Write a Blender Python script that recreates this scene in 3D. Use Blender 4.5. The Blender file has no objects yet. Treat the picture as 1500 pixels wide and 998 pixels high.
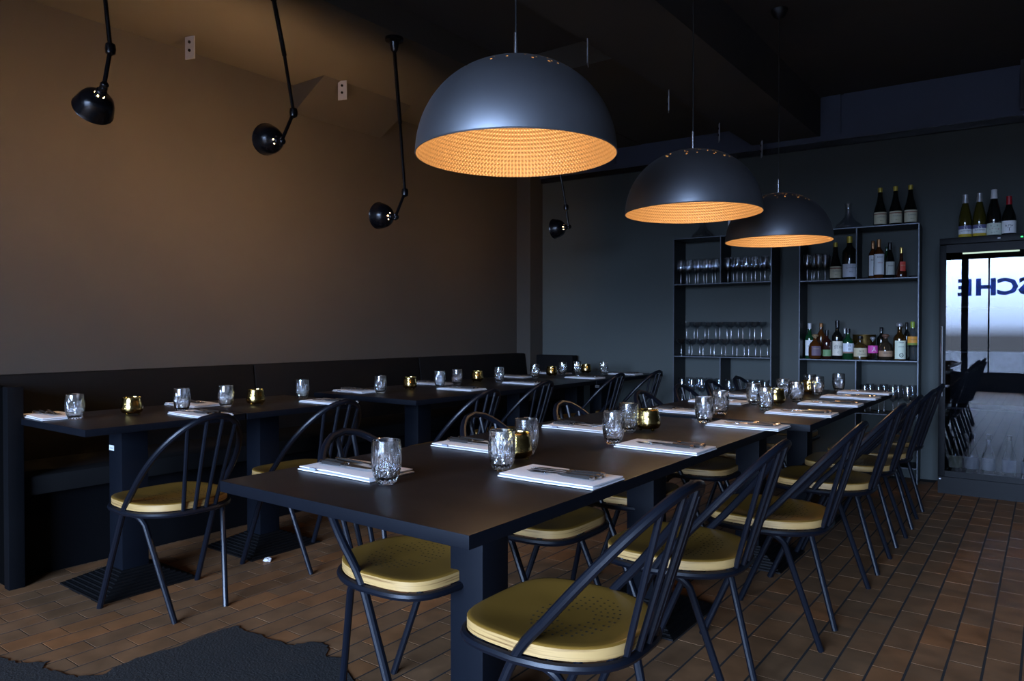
import bpy, bmesh, math, random
from math import sin, cos, pi, radians, sqrt, atan2
from mathutils import Vector, Matrix
random.seed(7)
S = bpy.context.scene
COL = S.collection

# ------------------------------------------------------------------ camera
cam_d = bpy.data.cameras.new('camera')
cam = bpy.data.objects.new('camera', cam_d); COL.objects.link(cam)
cam_d.sensor_width = 36.0
cam_d.lens = 1060.0 / 1500 * 36.0
cam_d.clip_start = 0.05
cam.location = (0, 0, 1.16)
cam.rotation_euler = (radians(90 - 0.8), 0, math.atan(788 / 1060.0))
S.camera = cam

# ------------------------------------------------------------------ light + exposure
SKY = 62.0         # overcast sky seen through the street window behind the camera
PEND_W = 4.0       # watts of each pendant bulb
SPOT_W = 15.5       # watts of each wall lamp bulb
WARM = (1.0, 0.60, 0.32)
PWARM = (1.0, 0.72, 0.45)
w = bpy.data.worlds.new('sky'); S.world = w
w.use_nodes = True
nt = w.node_tree; nt.nodes.clear()
wo = nt.nodes.new('ShaderNodeOutputWorld'); bg = nt.nodes.new('ShaderNodeBackground')
tc = nt.nodes.new('ShaderNodeTexCoord'); sp = nt.nodes.new('ShaderNodeSeparateXYZ')
rm = nt.nodes.new('ShaderNodeValToRGB')
rm.color_ramp.elements[0].position = 0.497; rm.color_ramp.elements[0].color = (0.03, 0.035, 0.045, 1)
rm.color_ramp.elements[1].position = 0.545; rm.color_ramp.elements[1].color = (0.48, 0.66, 1.0, 1)
re_ = rm.color_ramp.elements.new(0.504); re_.color = (0.17, 0.23, 0.36, 1)
mp = nt.nodes.new('ShaderNodeMapRange'); mp.inputs[1].default_value = -1; mp.inputs[2].default_value = 1
nt.links.new(tc.outputs['Generated'], sp.inputs[0]); nt.links.new(sp.outputs[2], mp.inputs[0])
nt.links.new(mp.outputs[0], rm.inputs[0]); nt.links.new(rm.outputs[0], bg.inputs[0])
bg.inputs[1].default_value = SKY
nt.links.new(bg.outputs[0], wo.inputs[0])
WIN_Y, WIN_X0, WIN_X1, WIN_Z0, WIN_Z1 = -4.5, -2.45, 1.6, 0.30, 2.60
pl = bpy.data.lights.new('window_portal', 'AREA'); pl.shape = 'RECTANGLE'
pl.size = WIN_X1 - WIN_X0; pl.size_y = WIN_Z1 - WIN_Z0; pl.cycles.is_portal = True
po = bpy.data.objects.new('window_portal', pl); COL.objects.link(po)
po.location = ((WIN_X0 + WIN_X1) / 2, WIN_Y - 0.16, (WIN_Z0 + WIN_Z1) / 2); po.rotation_euler = (radians(90), 0, 0)
vs = S.view_settings
vs.view_transform = 'Standard'; vs.look = 'None'; vs.gamma = 1.0; vs.use_curve_mapping = False
vs.exposure = 0.30
S.cycles.use_denoising = True
S.cycles.max_bounces = 12; S.cycles.diffuse_bounces = 3; S.cycles.glossy_bounces = 4
S.cycles.transmission_bounces = 12; S.cycles.transparent_max_bounces = 24
S.cycles.caustics_reflective = False; S.cycles.caustics_refractive = False
S.cycles.sample_clamp_indirect = 25.0

# ------------------------------------------------------------------ materials
def mat(name, col, rough=0.5, metal=0.0, spec=0.5, noise=0.0, nscale=8.0, bump=0.0, bscale=60.0, emit=None, es=0.0, coat=0.0, trans=0.0, alpha=1.0, rvar=0.0):
    m = bpy.data.materials.new(name); m.use_nodes = True
    n = m.node_tree.nodes; l = m.node_tree.links
    b = n['Principled BSDF']
    b.inputs['Base Color'].default_value = (*col, 1); b.inputs['Roughness'].default_value = rough
    b.inputs['Metallic'].default_value = metal; b.inputs['Specular IOR Level'].default_value = spec
    b.inputs['Coat Weight'].default_value = coat; b.inputs['Transmission Weight'].default_value = trans
    if emit: b.inputs['Emission Color'].default_value = (*emit, 1); b.inputs['Emission Strength'].default_value = es
    co = n.new('ShaderNodeTexCoord')
    if noise or rvar:
        t = n.new('ShaderNodeTexNoise'); t.inputs['Scale'].default_value = nscale; t.inputs['Detail'].default_value = 5
        l.new(co.outputs['Object'], t.inputs['Vector'])
    if noise:
        mx = n.new('ShaderNodeMix'); mx.data_type = 'RGBA'
        mx.inputs[6].default_value = (*[c * (1 - noise) for c in col], 1)
        mx.inputs[7].default_value = (*[min(1, c * (1 + noise)) for c in col], 1)
        l.new(t.outputs[0], mx.inputs[0]); l.new(mx.outputs[2], b.inputs['Base Color'])
    if rvar:
        r = n.new('ShaderNodeMapRange'); r.inputs[3].default_value = rough - rvar; r.inputs[4].default_value = rough + rvar
        l.new(t.outputs[0], r.inputs[0]); l.new(r.outputs[0], b.inputs['Roughness'])
    if bump:
        t2 = n.new('ShaderNodeTexNoise'); t2.inputs['Scale'].default_value = bscale; t2.inputs['Detail'].default_value = 4
        l.new(co.outputs['Object'], t2.inputs['Vector'])
        bp = n.new('ShaderNodeBump'); bp.inputs['Strength'].default_value = bump; bp.inputs['Distance'].default_value = 0.005
        l.new(t2.outputs[0], bp.inputs['Height']); l.new(bp.outputs[0], b.inputs['Normal'])
    return m

MT = {}
MT['wall'] = mat('wall_paint', (0.057, 0.052, 0.044), 0.75, noise=0.10, nscale=2.0, bump=0.05, bscale=90, spec=0.3)
MT['backwall'] = mat('back_wall_paint', (0.072, 0.082, 0.076), 0.7, noise=0.10, nscale=2.0, bump=0.05, bscale=90, spec=0.3)
MT['ceiling'] = mat('ceiling_paint', (0.085, 0.083, 0.080), 0.8, noise=0.1, nscale=2, spec=0.2)
MT['soffit'] = mat('beam_paint', (0.100, 0.090, 0.072), 0.8, noise=0.08, nscale=2, spec=0.2)
MT['frieze'] = mat('frieze_paint', (0.055, 0.064, 0.095), 0.55, noise=0.1, nscale=3, spec=0.4)
MT['grout'] = mat('dark_grout', (0.012, 0.011, 0.010), 0.9)
MT['plaster'] = mat('room_plaster', (0.05, 0.05, 0.05), 0.8)
MT['bench'] = mat('black_upholstery', (0.004, 0.004, 0.0042), 0.75, noise=0.3, nscale=6, spec=0.15)
MT['endshade'] = mat('shaded_end_panel', (0.0015, 0.0015, 0.0015), 0.95, spec=0.03)  # near-black: shade beside the bench end post is put into the colour
MT['benchwood'] = mat('black_bench_wood', (0.0028, 0.0032, 0.0042), 0.65, noise=0.3, nscale=9, spec=0.10)
MT['table'] = mat('dark_tabletop', (0.011, 0.0068, 0.0055), 0.42, noise=0.3, nscale=7, spec=0.38, rvar=0.08)
MT['tedge'] = mat('table_frame_black', (0.0030, 0.0043, 0.0075), 0.55, noise=0.2, nscale=12, spec=0.15)
MT['tube'] = mat('black_powder_coat', (0.0042, 0.0056, 0.0098), 0.36, spec=0.33)  # blue of the daylight on the frames is mixed into the black
MT['castiron'] = mat('black_cast_iron', (0.0028, 0.0028, 0.0032), 0.5, noise=0.3, nscale=20, spec=0.3)
MT['seat'] = mat('mustard_plywood_top', (0.215, 0.113, 0.018), 0.38, noise=0.22, nscale=9, spec=0.45, rvar=0.08)
MT['hole'] = mat('perforation_black', (0.004, 0.003, 0.002), 0.9)
MT['napkin'] = mat('white_linen', (0.90, 0.90, 0.91), 0.85, bump=0.15, bscale=240, spec=0.2)
MT['tag'] = mat('grey_woven_tag', (0.35, 0.37, 0.42), 0.8)
MT['steel'] = mat('polished_cutlery', (0.62, 0.60, 0.58), 0.18, metal=1.0)
MT['knifehandle'] = mat('horn_grey_handle', (0.07, 0.065, 0.06), 0.22, metal=0.5)
MT['brass'] = mat('hammered_brass', (0.50, 0.35, 0.12), 0.14, metal=1.0, bump=0.25, bscale=70)
MT['wax'] = mat('candle_wax', (0.75, 0.70, 0.60), 0.5)
MT['dome'] = mat('gunmetal_dome', (0.33, 0.345, 0.37), 0.44, metal=0.9, noise=0.2, nscale=5, rvar=0.06, spec=0.5)
MT['chrome'] = mat('brushed_chrome', (0.65, 0.66, 0.68), 0.25, metal=1.0)
MT['cord'] = mat('black_cord', (0.008, 0.008, 0.008), 0.6)
MT['lampblack'] = mat('black_lamp_enamel', (0.006, 0.006, 0.008), 0.25, spec=0.6)
MT['lampin'] = mat('shade_inner_white', (0.6, 0.55, 0.45), 0.5)
MT['bulb'] = mat('lit_bulb', (1, 0.8, 0.5), 0.4, emit=(1.0, 0.62, 0.25), es=18)
MT['galv'] = mat('galvanised_bracket', (0.42, 0.43, 0.45), 0.5, metal=0.4, noise=0.15, nscale=30)
MT['rawsteel'] = mat('raw_black_steel', (0.016, 0.017, 0.019), 0.45, metal=0.3, noise=0.3, nscale=14)
MT['steeledge'] = mat('lit_steel_edge', (0.075, 0.085, 0.10), 0.42, metal=0.5, noise=0.5, nscale=60)  # paler steel: light on the shelf edges put into the colour
MT['fridge'] = mat('fridge_black_casing', (0.0024, 0.0028, 0.0034), 0.5, spec=0.18)
MT['fridgein'] = mat('fridge_black_liner', (0.012, 0.012, 0.014), 0.5)
MT['led'] = mat('fridge_light_strip', (1, 1, 1), 0.5, emit=(0.80, 1.0, 0.72), es=2.2)
MT['green_led'] = mat('green_indicator', (0, 0.6, 0.1), 0.5, emit=(0.05, 1, 0.2), es=1.5)
MT['white'] = mat('white_print', (0.75, 0.76, 0.78), 0.6)
MT['ink'] = mat('black_print', (0.01, 0.01, 0.012), 0.6)
MT['asphalt'] = mat('black_bitumen', (0.021, 0.020, 0.019), 0.75, noise=0.35, nscale=30, bump=0.6, bscale=140)

MT['street'] = mat('street_grey', (0.04, 0.04, 0.045), 0.9)
MT['paper'] = mat('white_paper', (0.75, 0.74, 0.72), 0.7)

def tile_mat(name, island):
    m = mat(name, (0.15, 0.085, 0.05), 0.55, spec=0.22)
    n = m.node_tree.nodes; l = m.node_tree.links; b = n['Principled BSDF']
    if island:
        g = n.new('ShaderNodeNewGeometry'); rnd = g.outputs['Random Per Island']
    else:
        g = n.new('ShaderNodeObjectInfo'); rnd = g.outputs['Random']
    r = n.new('ShaderNodeValToRGB'); e = r.color_ramp.elements
    e[0].position = 0; e[0].color = (0.178, 0.098, 0.048, 1); e[1].position = 1; e[1].color = (0.265, 0.116, 0.044, 1)
    x = r.color_ramp.elements.new(0.35); x.color = (0.202, 0.108, 0.052, 1)
    x = r.color_ramp.elements.new(0.7); x.color = (0.216, 0.110, 0.050, 1)
    l.new(rnd, r.inputs[0])
    t = n.new('ShaderNodeTexNoise'); t.inputs['Scale'].default_value = 9; t.inputs['Detail'].default_value = 6
    g2 = n.new('ShaderNodeNewGeometry'); l.new(g2.outputs['Position'], t.inputs['Vector'])
    mr = n.new('ShaderNodeMapRange'); mr.inputs[1].default_value = 0.3; mr.inputs[2].default_value = 0.7
    mr.inputs[3].default_value = 0.72; mr.inputs[4].default_value = 1.18
    l.new(t.outputs[0], mr.inputs[0])
    mx = n.new('ShaderNodeMix'); mx.data_type = 'RGBA'; mx.blend_type = 'MULTIPLY'; mx.inputs[0].default_value = 1
    l.new(r.outputs[0], mx.inputs[6]); l.new(mr.outputs[0], mx.inputs[7]); l.new(mx.outputs[2], b.inputs['Base Color'])
    r2 = n.new('ShaderNodeMapRange'); r2.inputs[3].default_value = 0.40; r2.inputs[4].default_value = 0.64
    l.new(t.outputs[0], r2.inputs[0]); l.new(r2.outputs[0], b.inputs['Roughness'])
    return m
MT['tile'] = tile_mat('clay_floor_tile', False)
MT['tilefar'] = tile_mat('clay_floor_tile_far', True)

def ply_mat():
    m = mat('plywood_edge', (0.5, 0.33, 0.13), 0.45)
    n = m.node_tree.nodes; l = m.node_tree.links; b = n['Principled BSDF']
    co = n.new('ShaderNodeTexCoord'); mpn = n.new('ShaderNodeMapping'); mpn.inputs['Scale'].default_value = (5, 5, 230)
    t = n.new('ShaderNodeTexNoise'); t.inputs['Scale'].default_value = 1.0; t.inputs['Detail'].default_value = 3
    l.new(co.outputs['Object'], mpn.inputs[0]); l.new(mpn.outputs[0], t.inputs['Vector'])
    r = n.new('ShaderNodeValToRGB'); e = r.color_ramp.elements
    e[0].position = 0.33; e[0].color = (0.20, 0.10, 0.03, 1); e[1].position = 0.50; e[1].color = (0.50, 0.31, 0.11, 1)
    l.new(t.outputs[0], r.inputs[0]); l.new(r.outputs[0], b.inputs['Base Color'])
    return m
MT['ply'] = ply_mat()

def gold_mat():
    m = mat('hammered_gold_leaf', (0.43, 0.27, 0.125), 0.45, metal=0.3)
    n = m.node_tree.nodes; l = m.node_tree.links; b = n['Principled BSDF']
    co = n.new('ShaderNodeTexCoord'); s = n.new('ShaderNodeSeparateXYZ'); l.new(co.outputs['Object'], s.inputs[0])
    def M(op, a, b2=None):
        x = n.new('ShaderNodeMath'); x.operation = op
        for i, v in enumerate((a, b2)):
            if v is None: continue
            if isinstance(v, (int, float)): x.inputs[i].default_value = v
            else: l.new(v, x.inputs[i])
        return x.outputs[0]
    ang = M('ARCTAN2', s.outputs[1], s.outputs[0])
    rad = M('SQRT', M('ADD', M('MULTIPLY', s.outputs[0], s.outputs[0]), M('MULTIPLY', s.outputs[1], s.outputs[1])))
    lat = M('ARCTAN2', s.outputs[2], rad)
    a = M('SINE', M('MULTIPLY', ang, 160.0)); c = M('SINE', M('MULTIPLY', lat, 140.0))
    h = M('ADD', M('MULTIPLY', a, c), M('MULTIPLY', c, 0.9))
    bp = n.new('ShaderNodeBump'); bp.inputs['Strength'].default_value = 0.45; bp.inputs['Distance'].default_value = 0.0014
    l.new(h, bp.inputs['Height']); l.new(bp.outputs[0], b.inputs['Normal'])
    return m
MT['gold'] = gold_mat()

def clear_glass(name, tint=(0.92, 0.94, 0.96), lo=0.04, hi=0.75, rough=0.02):
    m = bpy.data.materials.new(name); m.use_nodes = True
    n = m.node_tree.nodes; l = m.node_tree.links; n.clear()
    o = n.new('ShaderNodeOutputMaterial'); mx = n.new('ShaderNodeMixShader'); tr = n.new('ShaderNodeBsdfTransparent')
    gl = n.new('ShaderNodeBsdfGlossy'); lw = n.new('ShaderNodeLayerWeight'); mr = n.new('ShaderNodeMapRange')
    tr.inputs[0].default_value = (*tint, 1); gl.inputs['Roughness'].default_value = rough
    lw.inputs[0].default_value = 0.35
    mr.inputs[3].default_value = lo; mr.inputs[4].default_value = hi
    l.new(lw.outputs['Facing'], mr.inputs[0]); l.new(mr.outputs[0], mx.inputs[0])
    l.new(tr.outputs[0], mx.inputs[1]); l.new(gl.outputs[0], mx.inputs[2]); l.new(mx.outputs[0], o.inputs[0])
    return m
MT['glass'] = clear_glass('thin_clear_glass', (0.95, 0.965, 0.98), 0.08, 0.40, 0.04)
MT['stemglass'] = clear_glass('solid_glass_stem', (0.90, 0.93, 0.96), 0.38, 0.7, 0.22)
MT['letter'] = clear_glass('blue_window_vinyl', (0.10, 0.15, 0.34), 0.01, 0.05, 0.3)
MT['winpane'] = clear_glass('window_glass', (0.97, 0.98, 1.0), 0.02, 0.4, 0.0)
MT['doorpane'] = clear_glass('fridge_door_glass', (0.30, 0.32, 0.36), 0.045, 0.5, 0.0)
def crystal_mat():
    m = bpy.data.materials.new('cut_crystal'); m.use_nodes = True
    n = m.node_tree.nodes; l = m.node_tree.links; n.clear()
    o = n.new('ShaderNodeOutputMaterial'); mx = n.new('ShaderNodeMixShader'); g = n.new('ShaderNodeBsdfGlass'); gl = n.new('ShaderNodeBsdfGlossy')
    g.inputs['IOR'].default_value = 1.55; g.inputs['Roughness'].default_value = 0.0
    gl.inputs['Roughness'].default_value = 0.12; mx.inputs[0].default_value = 0.10
    l.new(g.outputs[0], mx.inputs[1]); l.new(gl.outputs[0], mx.inputs[2]); l.new(mx.outputs[0], o.inputs[0])
    return m
MT['crystal'] = crystal_mat()
_cm = {}
def cmat(col, rough=0.5, metal=0.0, coat=0.0):
    k = (col, rough, metal, coat)
    if k not in _cm: _cm[k] = mat('paint_%d' % len(_cm), col, rough, metal, coat=coat)
    return _cm[k]

# ------------------------------------------------------------------ mesh helpers
class MB:
    def __init__(s): s.v = []; s.f = []
    def add(s, vs, fs):
        o = len(s.v); s.v += [tuple(x) for x in vs]; s.f += [tuple(i + o for i in f) for f in fs]; return s
    def box(s, x0, x1, y0, y1, z0, z1, bev=0.0):
        if bev:
            bm = bmesh.new(); bmesh.ops.create_cube(bm, size=1.0)
            for q in bm.verts: q.co = ((x0 + x1) / 2 + q.co.x * (x1 - x0), (y0 + y1) / 2 + q.co.y * (y1 - y0), (z0 + z1) / 2 + q.co.z * (z1 - z0))
            bmesh.ops.bevel(bm, geom=bm.edges[:], offset=bev, segments=2, affect='EDGES', profile=0.6)
            bm.verts.index_update()
            s.add([q.co[:] for q in bm.verts], [[q.index for q in f.verts] for f in bm.faces]); bm.free(); return s
        v = [(x, y, z) for z in (z0, z1) for y in (y0, y1) for x in (x0, x1)]
        return s.add(v, [(0, 2, 3, 1), (4, 5, 7, 6), (0, 1, 5, 4), (2, 6, 7, 3), (0, 4, 6, 2), (1, 3, 7, 5)])
    def tube(s, pts, r, seg=10, closed=False, cap=True):
        P = [Vector(p) for p in pts]; n = len(P); R = r if isinstance(r, (list, tuple)) else [r] * n
        rings = []; prev = None
        for i in range(n):
            if closed: t = P[(i + 1) % n] - P[i - 1]
            else: t = P[min(i + 1, n - 1)] - P[max(i - 1, 0)]
            t.normalize()
            if prev is None:
                a = Vector((0, 0, 1)) if abs(t.z) < 0.9 else Vector((1, 0, 0)); u = t.cross(a).normalized()
            else:
                u = (prev - t * prev.dot(t)).normalized()
            prev = u; wv = t.cross(u)
            rings.append([P[i] + (u * cos(2 * pi * k / seg) + wv * sin(2 * pi * k / seg)) * R[i] for k in range(seg)])
        vs = [q for rg in rings for q in rg]; fs = []
        for i in range(n if closed else n - 1):
            a, b = i * seg, ((i + 1) % n) * seg
            for k in range(seg): fs.append((a + k, a + (k + 1) % seg, b + (k + 1) % seg, b + k))
        if cap and not closed: fs.append(tuple(range(seg - 1, -1, -1))); fs.append(tuple((n - 1) * seg + k for k in range(seg)))
        return s.add(vs, fs)
    def lathe(s, prof, seg=24, skip=None, c=(0, 0, 0), cap0=False, cap1=False):
        vs = [(c[0] + r * cos(2 * pi * k / seg), c[1] + r * sin(2 * pi * k / seg), c[2] + z) for r, z in prof for k in range(seg)]; fs = []
        for i in range(len(prof) - 1):
            for k in range(seg):
                if skip and skip(i, k): continue
                k2 = (k + 1) % seg; fs.append((i * seg + k, i * seg + k2, (i + 1) * seg + k2, (i + 1) * seg + k))
        if cap0: fs.append(tuple(range(seg - 1, -1, -1)))
        if cap1: fs.append(tuple((len(prof) - 1) * seg + k for k in range(seg)))
        return s.add(vs, fs)
    def xf(s, M):
        s.v = [tuple(M @ Vector(q)) for q in s.v]; return s
    def mesh(s, name, m=None, ang=35, flat=False):
        me = bpy.data.meshes.new(name); me.from_pydata(s.v, [], s.f); me.update()
        if not flat:
            me.polygons.foreach_set('use_smooth', [True] * len(me.polygons)); me.set_sharp_from_angle(angle=radians(ang))
        if m: me.materials.append(m)
        return me

def obj(name, mb, m, parent=None, loc=None, rotz=0, ang=35, flat=False):
    me = mb if isinstance(mb, bpy.types.Mesh) else mb.mesh(name, m, ang, flat)
    o = bpy.data.objects.new(name, me); COL.objects.link(o)
    if parent: o.parent = parent
    if loc: o.location = loc
    if rotz: o.rotation_euler = (0, 0, rotz)
    return o
def tag(o, label, cat, group=None):
    o['label'] = label; o['category'] = cat
    if group: o['group'] = group
    return o
def thing(name, label, cat, loc=(0, 0, 0), rotz=0, group=None):
    o = bpy.data.objects.new(name, None); COL.objects.link(o); o.empty_display_size = 0.05
    o.location = loc; o.rotation_euler = (0, 0, rotz)
    return tag(o, label, cat, group)
def struct(name, mb, m, parent=None, **k):
    o = obj(name, mb, m, parent, **k)
    if not parent: o['kind'] = 'structure'
    return o
def dup(root, loc, rotz=0, label=None, group=None, rot=None):
    kids = [c for c in bpy.data.objects if c.parent == root]
    r = root.copy(); COL.objects.link(r); r.location = loc; r.rotation_euler = rot or (0, 0, rotz)
    if label: r['label'] = label
    if group: r['group'] = group
    for ch in kids:
        c = ch.copy(); COL.objects.link(c); c.parent = r
        for g in [q for q in bpy.data.objects if q.parent == ch]:
            d = g.copy(); COL.objects.link(d); d.parent = c
    return r
def bez(p0, p1, p2, n):
    return [tuple((1 - t) ** 2 * a + 2 * t * (1 - t) * b + t * t * c for a, b, c in zip(p0, p1, p2)) for t in [i / n for i in range(n + 1)]]
ORD = ['first', 'second', 'third', 'fourth', 'fifth', 'sixth', 'seventh', 'eighth', 'ninth', 'tenth', 'eleventh', 'twelfth', 'thirteenth', 'fourteenth', 'fifteenth', 'sixteenth', 'seventeenth', 'eighteenth', 'nineteenth', 'twentieth']

# text as mesh, in the x-y plane, centred; returns verts, faces
def text_geo(txt, h, extrude=0.0):
    cu = bpy.data.curves.new('text', 'FONT'); cu.body = txt; cu.size = 1.0; cu.resolution_u = 2; cu.extrude = extrude; cu.offset = 0.035 if extrude else 0.0
    o = bpy.data.objects.new('text', cu); COL.objects.link(o)
    dg = bpy.context.evaluated_depsgraph_get(); ev = o.evaluated_get(dg); me = ev.to_mesh()
    V = [v.co.copy() for v in me.vertices]; F = [tuple(p.vertices) for p in me.polygons]
    ev.to_mesh_clear(); bpy.data.objects.remove(o); bpy.data.curves.remove(cu)
    if not V: return [], [], 0
    x0 = min(v.x for v in V); x1 = max(v.x for v in V); y0 = min(v.y for v in V); y1 = max(v.y for v in V)
    k = h / max(1e-6, y1 - y0)
    return [((v.x - (x0 + x1) / 2) * k, (v.y - (y0 + y1) / 2) * k, v.z) for v in V], F, (x1 - x0) * k

# ------------------------------------------------------------------ floor
XL, XR = -4.40, 1.70
YB = WIN_Y
WPX, WPY, WS = -0.773, 6.44, 0.0624      # back wall passes here, skewed by WS
WL = sqrt(1 + WS * WS); WANG = math.atan(WS)
def wallY(x): return WPY + (x - WPX) * WS
floor = struct('floor', MB().box(XL - 0.2, XR + 0.2, YB - 0.2, 6.8, -0.10, -0.0010), MT['grout'])
PX, PY = 0.1045, 0.205
def tile_mesh(nm='tile'):
    a, b, h, c = (PX - 0.008) / 2, (PY - 0.0045) / 2, 0.006, 0.0003
    v = [(-a, -b, -0.006), (a, -b, -0.006), (a, b, -0.006), (-a, b, -0.006), (-a, -b, -c), (a, -b, -c), (a, b, -c), (-a, b, -c), (-a + c, -b + c, 0), (a - c, -b + c, 0), (a - c, b - c, 0), (-a + c, b - c, 0)]
    f = [(0, 1, 5, 4), (1, 2, 6, 5), (2, 3, 7, 6), (3, 0, 4, 7), (4, 5, 9, 8), (5, 6, 10, 9), (6, 7, 11, 10), (7, 4, 8, 11), (8, 9, 10, 11)]
    return v, f
tv, tf = tile_mesh()
PATCH = [(-1.90, 1.62), (-1.99, 1.68), (-2.06, 1.655), (-2.12, 1.72), (-2.20, 1.70), (-2.23, 1.635), (-2.35, 1.625), (-2.46, 1.615), (-2.555, 1.62), (-2.56, 1.50), (-2.552, 1.36), (-2.575, 1.24), (-2.55, 1.12), (-2.60, 1.06), (-2.69, 1.035), (-2.76, 1.02), (-2.80, 1.05), (-2.86, 0.985), (-2.95, 0.965), (-3.10, 0.93), (-3.3, 0.80), (-3.3, 0.2), (-1.9, 0.2), (-1.5, 0.6), (-1.45, 1.2), (-1.6, 1.5)]
fw2 = (-0.596, 0.803); rt2 = (0.803, 0.596)
cells = []
for ci in range(-42, 19):
    cx = -0.174 + (ci - 0.5) * PX + PX
    if cx < XL + 0.03 or cx > XR - 0.03: continue
    off = 0.075 + (0.1025 if ci % 2 == 0 else 0.0)
    j = -24
    while True:
        cy = off + (j + 0.5) * PY; j += 1
        if cy > wallY(cx) - 0.02: break
        if cy < YB + 0.1: continue
        d = cx * fw2[0] + cy * fw2[1]; x = cx * rt2[0] + cy * rt2[1]
        vis = d > 0.5 and abs(x / d) < 0.74 and 484 + 1060 * 1.16 / d < 1010
        cells.append((not vis, d, cx, cy))
cells.sort()
tme = bpy.data.meshes.new('tile'); tme.from_pydata(tv, [], tf); tme.update(); tme.materials.append(MT['tile'])
far = MB()
def in_poly(x, y, P):
    r = False
    for i in range(len(P)):
        (x1, y1), (x2, y2) = P[i - 1], P[i]
        if (y1 > y) != (y2 > y) and x < (x2 - x1) * (y - y1) / (y2 - y1) + x1: r = not r
    return r
n_t = 0
for hid, d, cx, cy in cells:
    if n_t < 300 and not hid and not in_poly(cx, cy, PATCH):
        o = bpy.data.objects.new('tile', tme); COL.objects.link(o); o.parent = floor
        o.location = (cx, cy, random.uniform(-0.0003, 0.0003)); o.rotation_euler = (random.uniform(-.001, .001), random.uniform(-.003, .003), random.uniform(-.004, .004)); n_t += 1
    else:
        dz = random.uniform(-0.0003, 0.0003)
        far.add([(cx + a, cy + b, c + dz) for a, b, c in tv], tf)
fo = obj('floor_tiles', far, MT['tilefar'], floor, flat=True); fo['kind'] = 'stuff'

# black bitumen patch with a ragged rim
def ragged(P, k=5, amp=0.007):
    out = []
    for i in range(len(P)):
        a, b = P[i], P[(i + 1) % len(P)]
        for t in range(k):
            q = t / k; out.append((a[0] + (b[0] - a[0]) * q + random.uniform(-amp, amp), a[1] + (b[1] - a[1]) * q + random.uniform(-amp, amp)))
    return out
rp = ragged(PATCH)
bm = bmesh.new()
vt = [bm.verts.new((x, y, 0.0035)) for x, y in rp]; fc = bm.faces.new(vt)
ex = bmesh.ops.extrude_face_region(bm, geom=[fc]); 
for q in [g for g in ex['geom'] if isinstance(g, bmesh.types.BMVert)]: q.co.z = 0.0015
bmesh.ops.triangulate(bm, faces=bm.faces[:]); bmesh.ops.recalc_face_normals(bm, faces=bm.faces[:])
pm = bpy.data.meshes.new('floor_patch'); bm.to_mesh(pm); bm.free(); pm.materials.append(MT['asphalt'])
tag(obj('floor_patch', pm, None), 'black bitumen patch with ragged edges covering tiles at bottom left', 'floor patch')

# ------------------------------------------------------------------ walls and ceiling
struct('wall_left', MB().box(XL - 0.2, XL, YB - 0.2, 6.8, -0.1, 3.5), MT['wall'])
struct('wall_right', MB().box(XR, XR + 0.2, YB - 0.2, 6.8, -0.1, 3.5), MT['plaster'])
def skew_box(x0, x1, o0, o1, z0, z1):
    # a box standing on the skewed back wall, o = distance out of the wall
    v = []
    for z in (z0, z1):
        for o in (o1, o0):
            for x in (x0, x1):
                v.append((x, wallY(x) - o * WL, z))
    return MB().add(v, [(0, 2, 3, 1), (4, 5, 7, 6), (0, 1, 5, 4), (2, 6, 7, 3), (0, 4, 6, 2), (1, 3, 7, 5)])
struct('wall_back', skew_box(XL, XR, -0.2, 0.0, -0.1, 2.70), MT['backwall'])
fz = struct('wall_back_upper', skew_box(XL, XR, -0.2, -0.02, 2.70, 3.5), MT['frieze'])
for a, b in ((XL, -3.41), (-3.39, -2.10), (-1.545, -1.395), (-1.372, -0.19)):
    obj('panel', skew_box(a, b, -0.02, 0.0, 2.76, 3.24), MT['frieze'], fz)
struct('trim_1', skew_box(XL, XR, 0.0, 0.05, 2.722, 2.766), MT['frieze'])
struct('ledge_shade_strip', skew_box(XL, XR, 0.0, 0.035, 2.676, 2.722), MT['lampblack'])  # black strip: the shade under the ledge, painted on
struct('trim_3', MB().box(XL, -4.23, 6.0, wallY(-4.3), 0, 2.945), MT['wall'])      # pilaster in the corner
struct('trim_4', skew_box(-0.185, 0.4, 0.0, 0.12, 2.75, 3.3), MT['ceiling'])
# window wall behind the camera
fwm = MB()
fwm.box(XL - 0.2, XR + 0.2, YB - 0.2, YB, -0.1, WIN_Z0); fwm.box(XL - 0.2, XR + 0.2, YB - 0.2, YB, WIN_Z1, 3.5)
fwm.box(XL - 0.2, WIN_X0, YB - 0.2, YB, WIN_Z0, WIN_Z1); fwm.box(WIN_X1, XR + 0.2, YB - 0.2, YB, WIN_Z0, WIN_Z1)
struct('wall_front', fwm, MT['plaster'])
w1 = bpy.data.objects.new('window_1', None); COL.objects.link(w1); w1['kind'] = 'structure'
fr = MB()
fr.box(WIN_X0, WIN_X1, YB - 0.14, YB - 0.06, WIN_Z0, WIN_Z0 + 0.06); fr.box(WIN_X0, WIN_X1, YB - 0.14, YB - 0.06, WIN_Z1 - 0.06, WIN_Z1)
obj('window_frame', fr, MT['fridge'], w1)
for x, hw in ((-2.42, .03), (-1.33, .055), (-0.94, .012), (0.05, .03), (1.57, .03)):
    obj('mullion', MB().box(x - hw, x + hw, YB - 0.14, YB - 0.06, WIN_Z0 + .06, WIN_Z1 - .06), MT['fridge'], w1)
obj('window_pane', MB().box(WIN_X0, WIN_X1, YB - 0.104, YB - 0.098, WIN_Z0, WIN_Z1), MT['winpane'], w1)
lx = -0.30
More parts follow.
